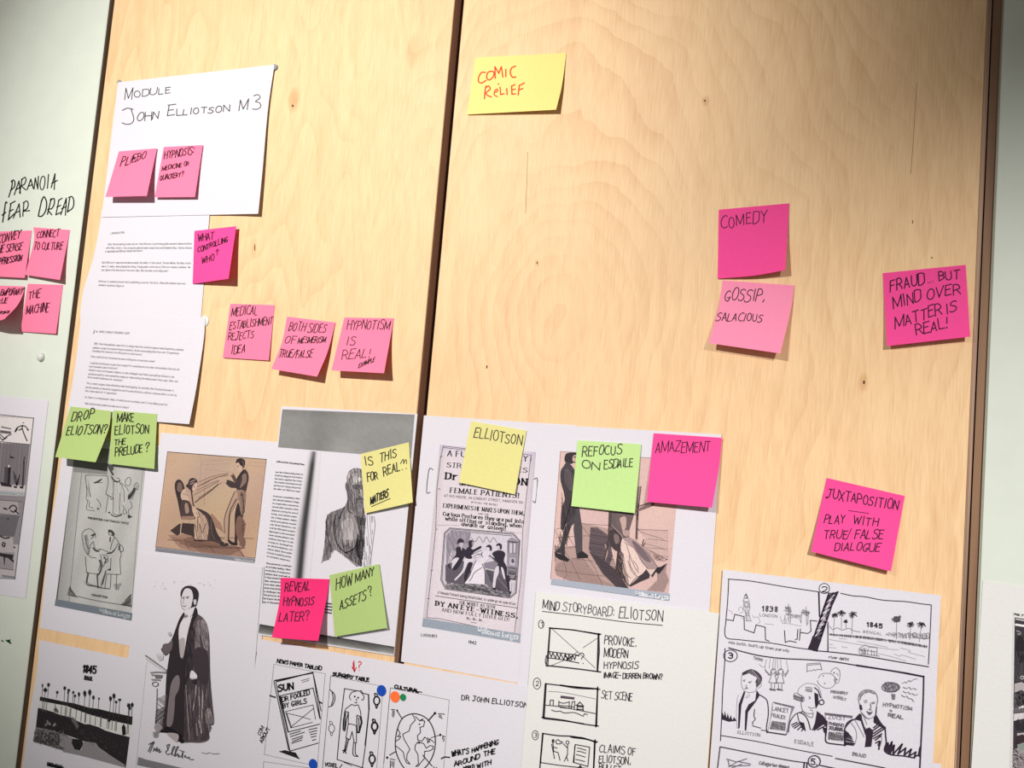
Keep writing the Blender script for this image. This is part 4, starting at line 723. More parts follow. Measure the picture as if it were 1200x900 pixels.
s.fs('185 400 230 400 290 450 340 540 390 600 360 640 310 700 250 740 210 700 185 600 175 500',(214,190,184)).fs('195 395 250 385 330 440 400 510 440 590 460 620 420 630 370 610 320 540 270 460 220 420',(158,136,138)).fs('260 415 300 430 400 550 380 570 320 520',(112,96,102)).c('200 420 280 470 330 560 380 620/270 420 340 470 420 560 455 610/220 440 260 560 300 640/230 560 260 640 300 680/190 560 210 650 250 690/270 560 300 600 310 650/240 520 250 600 290 660',.7,(96,80,84)).c('175 470 185 600 200 690 240 745 280 700 340 660 370 625',.8,(70,58,62)).hatch('180 500 200 690 245 745 220 640 200 520',80,.7,.4,(110,92,94))
s.f('240 750 370 630 400 655 390 690 320 720 250 755',(60,52,58)).f('370 625 445 625 405 675',(206,182,178)).f('405 672 450 610 480 605 525 578 490 630 465 660 440 645 415 685',(44,38,44)).hatch('160 480 200 500 190 640 240 760 150 640',60,.7,.5,(60,50,54))
s.on('caption_bar').v(640,640,7.5).f('48 285 1086 418 1082 480 40 336',(158,166,182)).on('caption_text').text('Wellcome Images',788,430,1070,466,32,1.0,(220,224,232),.05,1.5).done()

# ------------------------------------------------------------------ wide storyboard sheet (tabloid, table, globe)
s = sheet('wide storyboard sheet with a tabloid, a table figure and a globe in boxes', [(303,748.6),(620.8,804),(594,1146),(262,1064)], .0023, grp=GH, name='storyboard_sheet')
s.on('frame_lines').v(300,760,6.43).l('135 118 522 190 460 900/135 118 62 798 470 890/45 1000 58 852 400 900/498 960 562 205 640 222/562 205 640 222',.5,110)
s.v(375,780,7.5).l('95 90 515 175/95 90 15 960/548 265 490 1000/690 205 618 195 550 950',.5,110).v(450,790,8.18).l('62 132 625 248 570 920/62 132 0 850',.5,110)
s.on('drawing').v(300,760,6.43); I=30
s.l('135 250 245 760 258 772 470 712/135 250 140 240 430 185 485 530/430 190 440 230 490 470/150 255 255 770',1.1,I).l('145 242 420 182/150 248 430 178/160 250 350 200 415 186/200 238 400 188',1.0,(50,46,50)).c('105 355 145 368/478 402 495 412',1.8,I).l('178 360 240 630 478 570/178 358 430 298 480 525/185 362 242 622',1.1,I).l('222 475 262 598 425 556/222 475 430 425 448 532/230 485 268 595/235 488 330 510 410 535/262 592 435 450',.8,I)
s.text('SUN',168,325,280,305,46,2.0,24,.1,2.5,up=(-.05,-1)).l('340 242 402 226/350 254 398 240',.7,60).text('DR FOOLED',198,402,405,345,34,1.3,28,.2,2.2,up=(-.1,-1)).text('BY GIRLS',205,450,380,410,34,1.3,28,.2,2.2,up=(-.1,-1))
s.l('255 646 335 622/260 664 365 630/270 684 352 658/275 700 350 672/268 714 345 690/398 612 460 598/402 632 458 618/410 648 455 640/415 668 452 660/425 692 450 685',1.1,40)
s.f('180 775 215 765 300 785 325 828 260 808',28).l('180 775 325 828',1.4,28)
s.text('NEWS PAPER TABLOID',158,106,492,165,26,1.3,28,.35,1.6).text('COM',30,655,62,598,26,.9,45,.3,1.6,up=(-.9,-.6)).text('ABOUT',45,712,105,605,24,1.1,40,.4,1.4,up=(-.9,-.6))
s.v(375,780,7.5).text('SURGERY TABLE',112,88,428,142,28,1.5,28,.35,1.6)
s.l('215 202 180 500 150 825 380 900/215 202 325 222/365 240 428 255 432 380 400 700 372 900/425 260 428 400 395 700',1.1,I).c('200 840 260 860 340 885/210 850 280 880',.8,I)
s.c('270 300 258 275 275 240 300 228 340 222 365 240 385 270 380 300 365 300/345 225 365 222 370 240',1.0,I).el(305,272,8,9,25).el(335,282,8,9,25).el(320,300,6,8,25).c('305 322 318 328 325 320',1,I)
s.l('280 340 225 380 215 410 205 560/280 340 300 352 335 345 355 400 360 440',1.0,I).l('220 405 205 480 202 560 212 575 222 565 232 480 250 410 225 405/225 420 215 560',1.2,I).l('325 435 322 500 330 590 345 590 370 500 362 450 335 440/340 460 345 580/352 450 362 500 338 590',1.2,I).l('250 420 248 515 262 512 300 520 320 530 320 670/248 515 228 635 262 650 282 580 300 675 322 680',1.0,I).l('235 640 215 745 200 745/215 745 205 765/215 745 228 770/250 650 225 750',1.4,I).c('295 675 290 780 325 798 332 795 310 770 312 680',1.1,I)
s.c('88 212 125 250 130 300 108 350 78 362/105 230 115 290 100 345',1.1,I)
for x,y,wd in ((102,552,.8),(498,308,1.8),(480,535,2.2),(458,822,1.9)):
    s.ring(x,y,26,36,wd,I).c(f'{x-14} {y-38} {x-18} {y-62} {x+2} {y-58} {x+6} {y-36}/{x-12} {y+38} {x-2} {y+66} {x+10} {y+40}',wd*.8,I)
s.text('VOXEL /',42,882,190,900,30,1.1,30,.2,2)
s.v(290,750,6).l('748 145 752 215/735 190 752 222 765 195/742 160 745 200',1.1,(196,44,54)).c('780 158 790 150 800 165 785 180 786 195',1.1,(196,44,54)).el(787,214,4,4,(196,44,54))
s.v(450,790,8.18).text('CULTURAL',102,135,330,178,30,1.5,28,.35,1.6,up=(.05,-1)).l('230 150 362 174',1.2,28)
s.c('275 380 180 420 130 520 108 650 120 760 170 870 230 930 320 940 400 890 460 800 490 690 485 570 440 460 370 400 275 380',1.3,I)
s.l('275 390 300 440 255 490 240 545 180 575 190 620 225 680 248 720 220 770 218 820 248 862 215 850 195 800 185 750 150 715 115 690/130 520 155 570 130 600 160 595 150 620 118 640/300 405 345 450 375 430 350 440 390 450 380 500 345 510 350 560 320 590 325 635 365 640 390 605 412 620 420 660 440 620 480 655/420 610 440 650/320 655 300 680 295 720 325 770 330 860 305 885 330 880 350 850 385 810 390 740 440 735 470 715 470 690 440 685 405 710 380 665 330 650',1.0,I)
s.l('125 350 168 420',1.2,I).el(126,348,9,10,25).l('488 375 425 445',1.6,I).el(488,375,13,14,25).l('540 582 450 610',.8,I).el(540,582,11,12,25).l('55 775 115 740',1.2,I).el(30,800,11,13,25).l('372 778 460 880',1.2,I).el(340,480,8,8,60).el(335,656,14,10,28).c('550 810 580 795 628 798',1.6,I)
s.l('70 338 105 342/85 350 80 400/98 355 95 400/88 405 86 412/520 378 578 384/530 392 545 398/525 402 540 420/545 404 555 426/560 590 585 600/565 600 560 620/575 615 570 645/60 812 105 822/62 830 60 900/78 835 75 880/95 840 90 895/475 888 480 900/500 892 505 900',1.0,50)
s.on('lettering').v(440,750,6).text('DR JOHN ELLIOTSON',603,418,1065,474,34,1.0,32,.35,2.4)
s.v(510,840,10).text('WHAT\'S',195,462,390,425,62,1.4,34,.35,2,up=(.02,-1)).text('HAPPENING',430,418,735,320,50,1.4,34,.4,1.6,up=(.02,-1)).text('AROUND',222,585,520,490,52,1.4,34,.35,1.8,up=(.02,-1)).text('THE',570,465,700,430,58,1.4,34,.3,2,up=(.02,-1)).text('WORLD',330,640,455,610,50,1.3,34,.3,1.6,up=(.02,-1)).text('WITH',490,605,655,555,52,1.4,34,.3,1.8,up=(.02,-1))
s.done()
def dot(label, x, y, rx, col, lift=.0028):
    p = at(x, y, lift); n = 28; r = rx; V = []; F = []
    for (h, q) in ((0, 1), (.00012, 1), (.00016, .93)):
        for k in range(n): a = 2*math.pi*k/n; V.append((p[0]+r*q*math.cos(a), p[1]-h, p[2]+r*q*math.sin(a)))
    for j in range(2):
        for k in range(n): F.append((j*n+k, j*n+(k+1)%n, (j+1)*n+(k+1)%n, (j+1)*n+k))
    F.append(tuple(range(2*n, 3*n)))
    tag(link('dot_sticker', V, F, plain('sticker', col, .45, .02), None, tuple(p)), label, 'sticker', 'round dot stickers')
dot('round blue sticker at the corner of the table figure box', 447.0, 809.3, .0066, rgb(22, 72, 172)); dot('round orange sticker at the corner of the globe box', 462.9, 816.6, .0066, rgb(246, 112, 56))
dot('small round green sticker beside the orange sticker', 472.3, 817.2, .0042, rgb(28, 128, 80)); dot('round blue sticker below the tabloid drawing', 366.8, 895.5, .0063, rgb(22, 72, 172))

# ------------------------------------------------------------------ mind storyboard sheet
s = sheet('off-white storyboard sheet with a column of three numbered sketches', [(628.3,693.5),(842.7,718.6),(817,1058),(600,1020)], .0030, grp=GH, name='storyboard_sheet', mat=M_PAPER_GREEN)
K5=(58,44,58)
s.on('lettering').v(610,680,4.0909).text('MIND',106,135,186,148,42,1.1,K5,.35,1.8).text('STORYBOARD:',202,146,448,176,42,.95,K5,.35,1.6).text('ELIOTSON',472,178,680,196,50,1.1,K5,.3,1.8).c('105 149 300 172 500 200 680 216',1.0,K5)
s.text('PROVOKE.',402,305,555,318,40,1.1,K5,.3,1.8).text('MODERN',400,365,515,372,40,1.1,K5,.3,1.8).text('HYPNOSIS',400,422,562,425,32,1.1,K5,.3,1.8).text('IMAGE- DERREN BROWN?',398,466,678,474,24,1.2,K5,.4,1.3).text('SET SCENE',388,566,535,578,36,1.0,K5,.3,1.8).text('CLAIMS OF',378,822,550,838,36,1.1,K5,.3,2).text('ELIOTSON,',376,872,525,884,34,1.1,K5,.3,2).text('BULLET',376,912,480,925,30,1.1,K5,.3,2)
for x,y,rx,t in ((99,211,13,'1'),(79,495,18,'2'),(71,743,15,'3')):
    s.ring(x,y,rx,rx*1.5,.9,K5); s.text(t,x-5,y+11,x+6,y+11,22,.9,K5,.1)
s.on('drawing').v(610,690,8.183)
s.l('280 372 262 600 248 740/285 375 262 735',1.2,K5).c('275 375 480 392 600 410 770 436/285 378 500 395 760 440',1.5,K5).l('750 430 755 600 738 795/745 440 735 790',1.6,K5).c('245 735 400 752 600 775 768 798',1.7,K5).l('300 382 560 615 715 760/600 565 735 475/270 745 410 690/440 680 545 605',.7,(80,66,78)).c('262 600 400 618 540 635 560 645',1.2,K5).c('262 662 400 680 560 712',1.2,K5).l('280 612 295 655 310 615 335 668 350 618 370 672 385 625 415 680 430 625 450 680 465 632 490 682 500 635 520 682 530 640 560 640/420 640 480 690/440 690 500 640',1.2,K5).c('560 630 590 615 608 640 590 660 585 675',1.1,K5).el(600,715,5,6,K5).c('248 640 238 700 255 745',1.2,K5)
s.v(610,790,8.18)
s.l('245 92 225 420/238 95 215 418',1.7,K5).c('240 92 400 110 560 125 760 146/380 105 520 122 740 140/380 108 540 135 700 142',1.5,K5).l('740 125 722 505/738 150 728 495',1.8,K5).c('205 415 400 440 600 478 745 498/220 425 420 448 600 475',1.6,K5)
s.c('265 165 400 175 560 205 720 238',.7,(120,108,118)).f('385 205 520 222 515 245 380 230',(80,66,78)).c('240 298 350 308 500 335 715 378',1.1,K5).l('282 300 285 250 315 250 312 300/365 310 368 258/372 270 410 280 465 268/375 300 465 308/465 330 468 262/485 330 495 265 520 262 515 335/380 320 460 328/470 310 510 315',1.1,K5).l('538 300 568 268 598 300 600 350/530 298 605 308/540 345 545 310 595 315/545 335 600 340',1.3,K5).c('298 345 340 358 380 355 420 372 510 368 560 385 600 402 612 380 640 388',1.1,K5)
s.l('215 568 190 850/212 572 185 905',1.7,K5).c('210 568 360 590 520 600 735 650/480 602 600 612 725 655/500 608 640 625 720 650',1.6,K5).l('715 630 702 905/710 650 700 900',1.7,K5).c('195 848 380 875 560 895 640 905',1.2,K5)
s.fs('300 630 318 622 325 640 318 660 302 655',K5).l('310 660 318 740/298 672 325 808/318 740 360 752 378 825/320 700 350 710',1.1,K5).c('338 640 360 628 380 645 400 650 385 665 350 668 338 650',1.3,(90,76,88)).ring(450,655,15,16,1.0,K5).l('452 672 450 770 420 835/450 770 440 790 455 832/408 665 450 708',1.1,K5)
s.l('525 675 662 700 655 790 645 885 505 845 525 675/520 690 512 845',1.2,K5).c('545 708 580 715 628 730/542 738 580 744 625 758/535 772 570 780 618 795/530 818 570 826 615 838',1.1,K5).f('545 905 572 868 600 905',K5)
s.done()

# ------------------------------------------------------------------ comic storyboard sheet
sheet('corner of a hidden white sheet under the comic storyboard, bottom right', [(1040,886),(1103.4,895.5),(1090,1010),(1030,1000)], .0006, grp=GH).done()
s = sheet('white comic storyboard sheet with skylines above and three portrait busts', [(847.3,667.3),(1102.6,697.6),(1086,1052),(824,1012)], .0036, (0,.5*MM,.5*MM,0), grp=GH, name='storyboard_sheet')
I=(46,36,52)
s.on('drawing').v(840,665,7.5)
s.c('100 102 300 120 600 170 900 215',1.1,I).c('105 105 95 300 80 470 78 610 200 635 480 665 700 705 830 722',1.1,I).l('893 215 900 430/900 215 906 440',1.0,I).ring(945,185,46,45,.95,I).text('2',925,215,968,218,45,1.2,I,.1)
s.c('85 458 145 468',1.1,I).l('145 468 158 412 240 432 242 545 328 575 345 505 425 525 428 635 460 648',1.1,I).l('595 555 602 658 640 645 698 658/712 545 706 630 690 635/735 540 726 640/735 572 800 580 828 560 822 465 880 472',1.1,I)
P_=(150,146,152)
s.l('232 300 240 262 258 228 272 262 285 300 292 350 280 400 300 470/240 290 232 360 255 395 262 470/240 300 285 300/240 345 290 350/250 400 280 400/250 420 278 420/255 470 308 470',.6,(120,116,124)).c('245 250 258 240 268 260/248 270 270 268',1.2,(90,84,92)).ring(262,325,18,20,.6,(120,116,124)).c('190 380 200 350 225 355 230 390 200 400/95 370 130 390 140 410/215 440 250 465/310 420 330 440 360 435 380 480 360 490',.6,P_).hatch('238 300 288 300 285 470 255 470',60,.9,.3,P_)
s.text('1838',395,384,530,390,44,1.4,(64,58,66),.15,3.5).text('LONDON',378,428,530,442,24,.7,(140,136,142),.2,2.5)
s.l('630 320 632 480/590 380 660 385/600 350 650 370/600 370 640 345/610 410 660 415/745 390 820 405/760 370 810 400/785 345 790 510/745 395 740 490/805 400 800 500/600 420 600 490/650 420 645 490',.7,(110,106,114)).hatch('600 340 655 350 650 430 605 420',50,.8,.4,(90,84,92)).hatch('750 370 820 385 800 430 745 410',40,.8,.4,(100,94,102)).hatch('655 410 745 420 740 445 655 435',100,.7,.4,(110,106,114)).c('555 430 575 480 600 440/575 490 640 495 740 515/420 495 500 502/610 480 620 450 650 440 720 450 740 490',.6,P_)
s.f('985 225 1060 215 1010 330 880 735 805 718 860 590',(216,212,222)).hatch('985 225 1065 215 1010 330 880 735 805 718 860 590',-28,.8,.95,I,.05).l('985 225 860 590 805 718/1065 215 1010 335 878 735',1.8,I).f('842 600 920 640 878 738 803 722',I).l('1035 240 975 300 1015 275 960 350 995 320 935 410 975 380 915 460 955 440 900 510 940 490 880 560 915 545 868 600',.9,(206,200,212)).f('985 380 1040 230 1068 215 1000 360 960 470',I).c('978 480 975 740/975 500 978 740',1.1,I)
s.text('mix both. built up then parody',105,668,635,742,22,.75,(120,114,124),.3,2.0)
s.v(960,675,7.5)
s.c('190 152 300 175 400 182 560 212 760 225 900 245 985 255',1.1,I).c('985 255 980 400 970 600 960 775',1.1,I).c('-50 655 100 668 300 690 500 720 700 755 960 798',1.3,I)
rr = random.Random(9)
def palm(x,y,r,gx,gy,c=(70,64,72)):
    for k in range(11):
        a = math.pi*2*k/11+rr.uniform(-.2,.2); e = r*rr.uniform(.7,1.15)
        s.c(f'{x:.0f} {y:.0f} {x+e*.6*math.cos(a):.0f} {y+e*.5*math.sin(a)-4:.0f} {x+e*math.cos(a):.0f} {y+e*.7*math.sin(a)+4:.0f}',1.1,c)
    s.l(f'{x} {y} {gx} {gy}',.6,(110,104,112))
for q in ((135,345,26,125,500),(197,325,36,195,465),(233,398,16,238,460),(295,338,36,286,512),(682,378,42,678,555),(805,425,32,798,560),(900,428,40,880,580)): palm(*q)
s.el(682,380,34,26,(80,74,82)).f('700 350 714 342 712 370 700 380',(80,74,82))
s.text('1845',415,442,552,460,36,1.5,(60,54,62),.15,3.5).text('BENGAL',388,500,550,520,22,.6,(140,136,144),.3,3)
s.c('90 440 120 470 160 455 200 475 260 460 300 480 360 492/585 515 620 500 650 520 700 500 740 525 790 500 850 540 900 550 960 550',.8,(130,124,132)).ring(840,520,22,22,.7,(120,114,122)).ring(925,530,22,26,.7,(120,114,122)).ring(955,525,14,26,.7,(120,114,122)).hatch('585 520 650 495 760 505 860 500 960 520 960 550 700 545',80,1.,.4,(120,114,122))
s.hatch('90 505 400 530 700 570 950 610 948 632 700 592 400 552 90 522',85,.7,.45,(90,84,92)).c('90 512 400 540 700 578 950 620',.9,(100,94,102)).c('90 558 340 600 600 640 700 648/175 548 240 555/335 575 400 585 600 625/715 632 800 655 790 672 930 708/660 685 710 705 730 695 850 732/90 628 150 632/195 620 250 630/510 680 640 710 760 748/90 600 120 605',.6,P_)
s.l('350 640 370 625 405 605 440 625 510 630 505 700/350 640 355 680 370 690/400 640 405 690/430 640 425 690/360 650 500 665/460 650 460 695/480 660 485 700/370 685 530 705',.8,(120,114,122)).hatch('360 640 420 625 410 690 370 690',60,.8,.4,(110,104,112)).text('river delta',85,722,255,742,22,.8,(110,104,114),.3,2)
s.v(840,760,6.43)
s.ring(103,55,52,44,1.0,I).text('3',88,72,118,74,42,1.5,I,.1)
s.c('62 0 60 100 45 300 38 480 28 695',1.1,I).c('90 -5 200 25 330 55 500 75 700 85 870 98 1060 128',1.4,I).c('30 655 300 700 600 762 870 812',1.1,I)
s.f('38 470 55 510 60 470 75 525 82 485 95 532 105 500 118 540 130 515 150 545 90 552 40 535',I)
g=(170,166,174)
s.c('192 190 185 230 188 280 205 315 240 330 285 325 300 300/330 240 335 280 310 300',.7,(130,126,134)).hatch('190 185 225 165 262 155 300 175 335 205 340 240 320 270 300 295 292 250 305 220 270 200 240 185 200 200',50,.7,.7,(70,62,74),.1).c('195 200 230 170 262 158 310 180 338 220 325 265 300 290',.8,(80,72,84)).c('198 240 215 236/238 255 262 248/220 275 226 290/210 302 232 302',.8,(100,94,104)).el(224,298,10,8,(140,130,140)).el(250,258,5,4,(90,84,94)).el(207,246,5,4,(90,84,94))
s.f('205 320 215 330 185 430 172 600 160 605 165 420',I).f('300 312 325 350 295 400 235 480 222 620 210 615 215 470 240 420 290 390',I).c('165 350 155 380 148 480 152 600/240 330 245 360 220 370 235 350',.5,P_).c('325 350 370 380 385 420 388 500 375 590 378 635',1.2,I).c('285 458 280 510 290 530 268 560 275 570/268 582 332 600/335 615 380 620',1.0,I)
s.l('420 408 410 500 385 628/425 402 582 440',.7,P_).l('430 405 582 440/440 412 580 448',1.2,(120,116,126)).f('565 440 585 445 560 500 548 560 530 650 520 648 540 550',(130,126,136)).c('385 630 520 650',1.5,I).text('LANCET',418,465,540,485,28,.8,(120,114,124),.2,2).text('FRAUD!',410,515,515,535,28,.8,(120,114,124),.2,2).hatch('418 545 520 560 515 620 400 605',20,.7,.6,(130,126,134)).hatch('418 545 520 560 515 620 400 605',75,.8,.5,(140,136,144))
s.text('ELLIOTSON',158,640,325,664,22,.7,(150,146,154),.3,2.5).text('ESDAILE',588,712,728,736,26,.75,(130,126,134),.3,3.2)
s.text('TWINS',275,80,348,96,20,.7,(130,126,134),.3,2).c('322 115 335 135 360 138/375 80 365 130 370 180/405 60 400 100 395 150/430 65 420 150/440 65 440 150/455 70 460 150/480 75 485 150/525 90 535 160 515 200',.55,P_)
for x in (428,482): s.ring(x,170,18,20,.6,(130,126,134)).l(f'{x-12} 192 {x-36} 255 {x+26} 262 {x+10} 195/{x-18} 260 {x-16} 300/{x+8} 262 {x+8} 300/{x-30} 308 {x+16} 316/{x-26} 200 {x-50} 175/{x+14} 205 {x+40} 185',.8,(120,114,124)).c(f'{x-18} 165 {x-22} 190 {x-26} 200/{x+18} 170 {x+20} 190/{x-10} 160 {x+8} 158',1.0,(110,104,114)).hatch(f'{x-30} 300 {x+16} 305 {x+12} 318 {x-26} 314',10,.5,.5,(120,114,124))
s.l('365 160 395 200/540 165 515 210',1.2,(130,126,134))
s.c('640 360 612 340 620 300 660 268 700 262 750 275 780 320 790 370 805 395 800 420 780 425 765 400',.6,(130,126,134)).c('580 350 595 335 655 365 650 400 590 380 580 350',.6,(120,114,124)).hatch('580 345 655 365 648 402 580 382',20,.6,.6,(110,104,114)).hatch('670 280 720 285 718 330 670 322',5,.6,.6,(150,146,154)).c('738 295 765 320 782 370',1.3,I).ring(790,405,18,18,1.2,I)
s.c('640 360 636 420 650 470 690 490 730 485/695 360 705 372/690 440 710 450 735 445/705 462 725 470/640 470 690 510 720 520 725 490',.8,(110,104,114)).el(700,376,5,5,(90,84,94)).f('735 330 765 345 768 420 745 455 740 410 738 380',I)
s.c('640 480 600 490 575 515 550 560 540 630',1.1,I).c('625 480 665 505 690 550 705 610',1.2,I).c('608 495 620 545 650 570',1,I).f('755 470 800 505 830 545 820 580 790 570 760 600 720 612 740 560',I).l('720 612 800 540/735 615 812 560/760 612 822 580/800 590 812 630/815 600 820 650',1.6,I).f('620 550 658 560 672 625 640 600',I).l('565 575 605 555/572 590 620 562/585 600 630 572/610 612 640 585/640 620 655 600',1.4,I)
s.l('682 115 780 108 792 160/682 115 680 175 700 165 715 168 730 158 745 165 760 155 790 160/690 125 775 118',.7,(110,104,114))
s.v(920,770,6.92)
s.c('270 170 300 135 370 135 405 165 410 205 380 245 330 252 280 225 262 190/370 125 390 95 420 88 445 120 440 190 420 212 400 190 410 165/392 130 400 120/420 130 430 150',.7,(130,126,134)).el(310,152,6,5,(120,114,124)).el(322,213,7,5,(120,114,124)).el(398,128,6,6,(110,104,114)).el(418,182,8,7,(110,104,114)).text('PREGNANCY',372,290,510,304,20,.8,(130,126,134),.4,1.5).text('SUSPECT',390,330,495,356,18,.7,(140,136,144),.4,1.5).c('410 320 440 315 470 325',.6,P_)
s.l('325 455 545 480/330 465 540 490',1.3,(110,104,114)).l('545 480 540 505/325 455 330 500',.8,P_).text('ZOIST',352,498,490,512,36,.8,(130,126,134),.2,2.5).text('PHRENO',355,550,475,565,22,.9,(100,94,104),.3,2).text('JOURNAL',355,588,475,602,26,1.0,(90,84,94),.3,2).hatch('355 605 475 615 470 680 350 670',20,.7,.6,(120,114,122)).hatch('355 605 475 615 470 680 350 670',80,.8,.5,(130,124,132))
s.c('340 520 335 600 328 670 345 695 400 705 490 715/490 715 482 620 490 570 540 515 570 505',1.5,I).l('490 600 530 640/488 630 540 650/490 660 545 680/488 690 560 700/492 708 555 715',1.3,I).f('488 600 510 610 520 640 490 660',I).f('560 505 605 455 625 495 585 510',I)
s.v(980,780,7.5)
s.c('205 340 195 290 210 240 260 212 320 222 355 255 365 310 355 350 350 430 320 455 280 465 240 430 215 400/210 300 230 250 280 228 340 250',.8,(120,114,124)).hatch('200 280 215 235 265 212 330 225 345 250 280 235 220 270 205 310',60,.8,.5,(150,146,154)).f('203 340 222 345 232 385 215 395 205 375',I).f('350 370 360 360 350 430 342 440',I).c('245 310 270 305/250 325 270 320/310 325 340 320/315 335 335 332/300 335 305 370 290 385 310 390/270 405 295 412 320 405/270 400 290 430 310 420',.9,(100,94,104)).f('272 408 295 412 318 408 292 438',(90,84,94)).c('215 400 245 450 290 470/240 440 260 490 270 520/215 430 250 540 290 560',.6,(130,126,134))
s.f('165 470 215 425 225 490 190 478',I).f('348 425 400 510 430 540 425 560 380 530 330 500 330 460',I).c('215 430 225 490 245 550 260 600',1.8,I).f('255 560 290 542 325 570 318 640 308 712 252 716 262 640',I).l('330 545 375 510/325 570 400 515/330 595 420 535/325 620 415 560/330 640 400 600/345 655 390 620/350 680 375 665/370 700 385 665 375 735',1.7,I).c('165 470 110 490 80 540 72 620 75 705',1.3,I).c('130 500 170 560 180 620 165 690/165 475 200 540 245 625/395 600 400 660 385 710',.7,P_).c('430 540 435 620 440 680 425 745 480 782 600 795 690 812',1.5,I)
s.l('85 600 125 620/82 625 140 645/80 655 150 668/80 685 155 690',1.4,I).f('80 570 110 590 120 620 82 640',I)
s.l('430 745 455 680 460 735 490 670 475 770 510 700 500 780 580 690 545 775 610 725 600 785 660 735 640 795 700 760 690 800 725 785 738 720 740 800',1.9,I).f('722 800 742 720 744 800',I).f('430 745 470 690 470 740 500 690 480 782',I)
s.c('770 92 765 300 750 600 735 905',1.6,I).c('180 -5 400 30 600 62 770 95/182 0 480 45 770 98',1.4,I).c('-5 815 200 855 430 900',1.2,I)
s.ring(480,190,78,42,.9,(90,84,94)).hatch('400 170 450 140 540 160 558 200 520 235 430 220',60,1.0,.5,(120,114,124)).c('430 150 450 180 480 150 500 190 530 165 550 200/420 190 450 210 490 190 510 225 540 210',.9,(90,84,94)).f('485 245 520 252 515 300 492 300',(130,124,132)).c('490 260 518 262/492 275 518 278/494 290 514 292',.8,(80,74,84))
s.c('582 155 605 145 620 150 640 130 655 140 680 122 712 115/590 190 620 200 640 190 660 208 680 200 705 210/590 225 615 240 635 232 650 250 670 245 690 260 718 252/575 258 600 275 620 268 640 290 660 290 682 316',.8,(130,126,134))
s.text('HYPNOTISM',415,355,665,392,30,.9,(130,126,134),.3,2.5).text('IS',470,400,492,408,16,.7,(140,136,144),.2).text('REAL',458,448,590,470,30,1.1,(120,114,124),.3,2).text('BRAID',145,790,260,808,28,.9,(140,136,144),.25,3.4)
s.v(840,760,6.43).c('25 740 200 775 400 815 560 845 690 862',1.1,I).l('25 740 5 905',1.1,I).l('660 862 655 905/680 870 678 905',1.5,I).ring(735,850,46,44,1.2,I).text('5.',712,872,758,880,42,1.2,I,.1).l('780 880 900 905',1.3,I).l('75 832 150 855 225 830/85 840 95 885 250 880/90 890 160 850 255 870/110 900 190 870',1.0,(110,104,114)).text('Categories always',320,872,545,905,24,.7,(110,104,114),.3,2)
s.done()

# ------------------------------------------------------------------ sheets on the two white panels
s = sheet('page with stacked dark stage pictures, cut by the left frame edge', [(-75,456),(56.7,469.3),(30,701.5),(-104,682)], .0006, grp=GP, name='printed_page')
s.on('photograph').v(0,470,7.5)
s.f('-300 108 295 146 132 1566 -460 1490',(178,172,176)).f('-300 120 290 156 265 380 -320 345',(214,208,210)).f('-320 352 262 382 222 740 -360 715',(124,118,124)).hatch('-60 360 262 382 222 740 -60 722',95,1.5,.7,(98,92,98),.1).f('-340 715 222 748 218 800 -350 770',(188,182,184)).f('-340 770 218 806 216 830 -350 800',(150,158,164)).f('-340 812 216 836 165 1262 -380 1220',(132,126,132)).f('-10 870 160 880 165 1000 -10 985',(160,154,158)).f('-380 1000 170 1010 125 1190 -390 1180',(100,96,102)).f('-10 1185 115 1200 118 1330 -10 1330',(170,164,168)).f('-380 1310 125 1330 115 1480 -390 1450',(146,140,146)).f('-10 1330 30 1340 120 1350 105 1410 70 1380 -10 1360',(46,42,48)).f('-400 1525 132 1560 132 1566 -400 1545',(120,128,134))
s.on('engraving').l('-60 112 295 150/295 146 222 830 165 1260 130 1566/-60 350 265 382/-60 865 190 885/-60 990 170 1012/-60 1460 118 1485',.8,90)
s.f('10 222 100 240 95 248 10 232',60).f('0 255 100 268 90 290 0 280',(96,90,96)).c('-10 300 20 340 60 310 100 290/0 290 40 330/20 345 60 320',1.1,60).c('130 270 150 235 175 222 200 215 225 225 245 250/200 215 195 240 215 300 238 350/135 265 150 240/165 255 190 245',1.3,60).f('130 275 140 240 158 245 140 270',40).f('235 240 252 245 250 262 238 258',50).el(205,190,8,5,120)
s.f('72 580 94 582 85 740 65 738',(36,32,38)).f('40 580 72 580 65 740 35 735',(74,70,76)).el(78,572,6,12,220).f('205 540 216 530 205 755 190 752',(58,54,60)).l('120 620 130 700 145 740 160 680/135 650 150 740 170 650/215 490 205 550',1.1,(60,56,62)).f('85 480 125 495 120 505 88 498',(46,42,48)).f('5 710 30 715 105 740 100 755 10 745',(40,36,42)).f('120 745 150 750 145 765 120 760',(40,36,42)).f('170 745 205 755 200 770 175 765',(40,36,42)).text('Wellcome',110,818,210,828,12,.5,(190,196,200),.05,1.4)
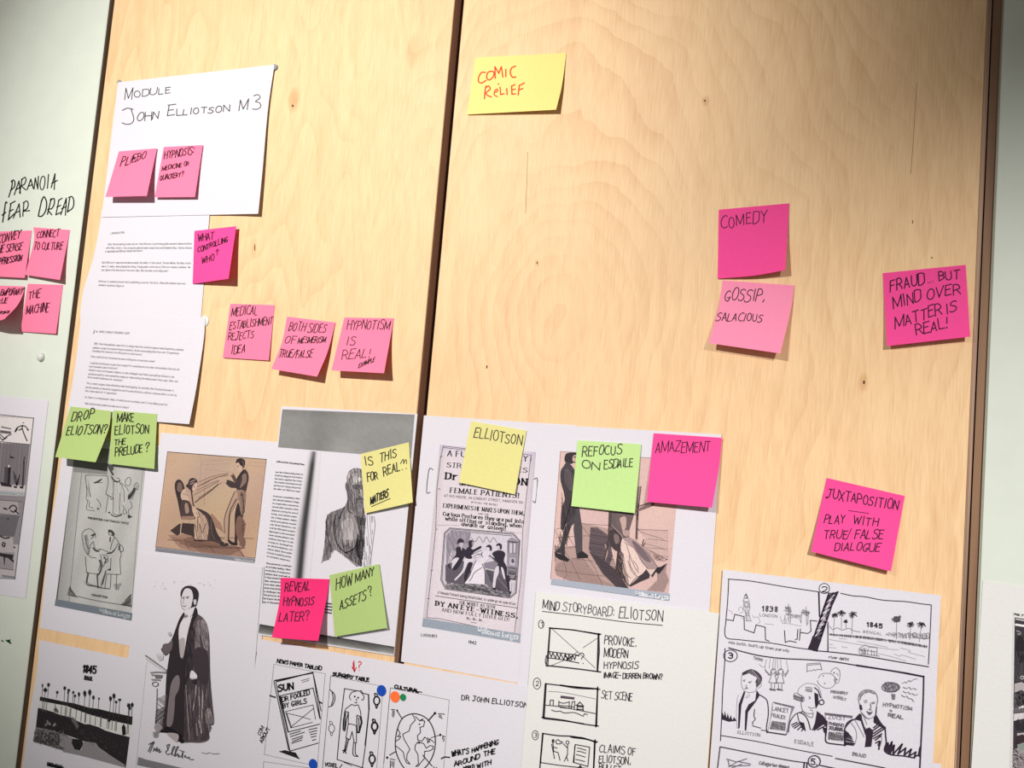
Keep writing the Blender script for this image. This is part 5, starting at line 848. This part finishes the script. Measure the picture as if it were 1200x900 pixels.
s.c('30 940 60 950/80 945 100 920 130 920 145 950 120 975 95 965/130 960 160 990',1.5,50).el(45,948,9,8,40).el(70,1036,6,8,40).c('0 1185 40 1205 80 1200',1.6,40).c('30 1240 20 1265 35 1280 45 1250',1.6,60).f('30 1350 45 1350 40 1440 35 1440',34).f('80 1370 120 1400 118 1420 95 1400',40).el(125,1285,7,9,50).l('15 1530 128 1545/20 1540 126 1555',.7,(100,108,114))
s.done()
s = sheet('page with a dark collage picture, cut by the right frame edge', [(1151.8,680.4),(1404,716),(1384,1090),(1129,1050)], .0006, grp=GP, name='printed_page', mat=M_PAPER_GREEN)
s.on('photograph').v(1140,670,7.5)
s.f('352 350 360 350 345 1726 325 1726',(206,204,206)).f('368 400 800 470 760 2300 345 2250',(56,52,58)).on('engraving')
s.f('375 410 800 480 800 500 376 420',(196,190,194)).l('378 465 800 530',2.4,(226,222,226)).l('385 520 420 530 400 640/395 545 420 560',1.2,(150,144,150)).f('430 600 470 580 470 720 440 700',(110,104,110)).fs('380 600 420 560 460 640 440 800 380 760',(34,30,36)).f('368 985 430 970 480 1000 470 1060 420 1050 365 1060',(168,162,166)).ring(434,930,16,12,1.2,190).fs('370 1080 430 1040 470 1090 460 1180 390 1200',(30,27,32)).f('360 1200 460 1180 450 1230 360 1240',(96,92,98)).l('410 1195 460 1180',2.4,(220,216,220)).f('362 1248 450 1240 450 1290 360 1310',(200,196,200)).f('370 1320 400 1290 420 1350 450 1300 460 1400 380 1390',(40,36,42)).f('390 1420 450 1415 450 1440 390 1440',(178,172,176)).fs('380 1460 440 1430 470 1480 450 1560 380 1540',(52,38,44)).f('390 1520 450 1500 450 1600 400 1600',(128,138,132)).hatch('350 1560 480 1540 470 1730 346 1730',40,1.1,.9,(160,150,154),.4,4).hatch('360 1060 470 1040 460 1240 356 1240',60,1.6,.6,(110,104,110),.5,4).hatch('365 700 480 700 470 960 360 960',80,2,.6,(84,80,86),.5,6)
s.on('lettering').text('FIG. 7 ABOVE THE HOUSE',368,380,700,432,14,.8,50,.05,2).done()
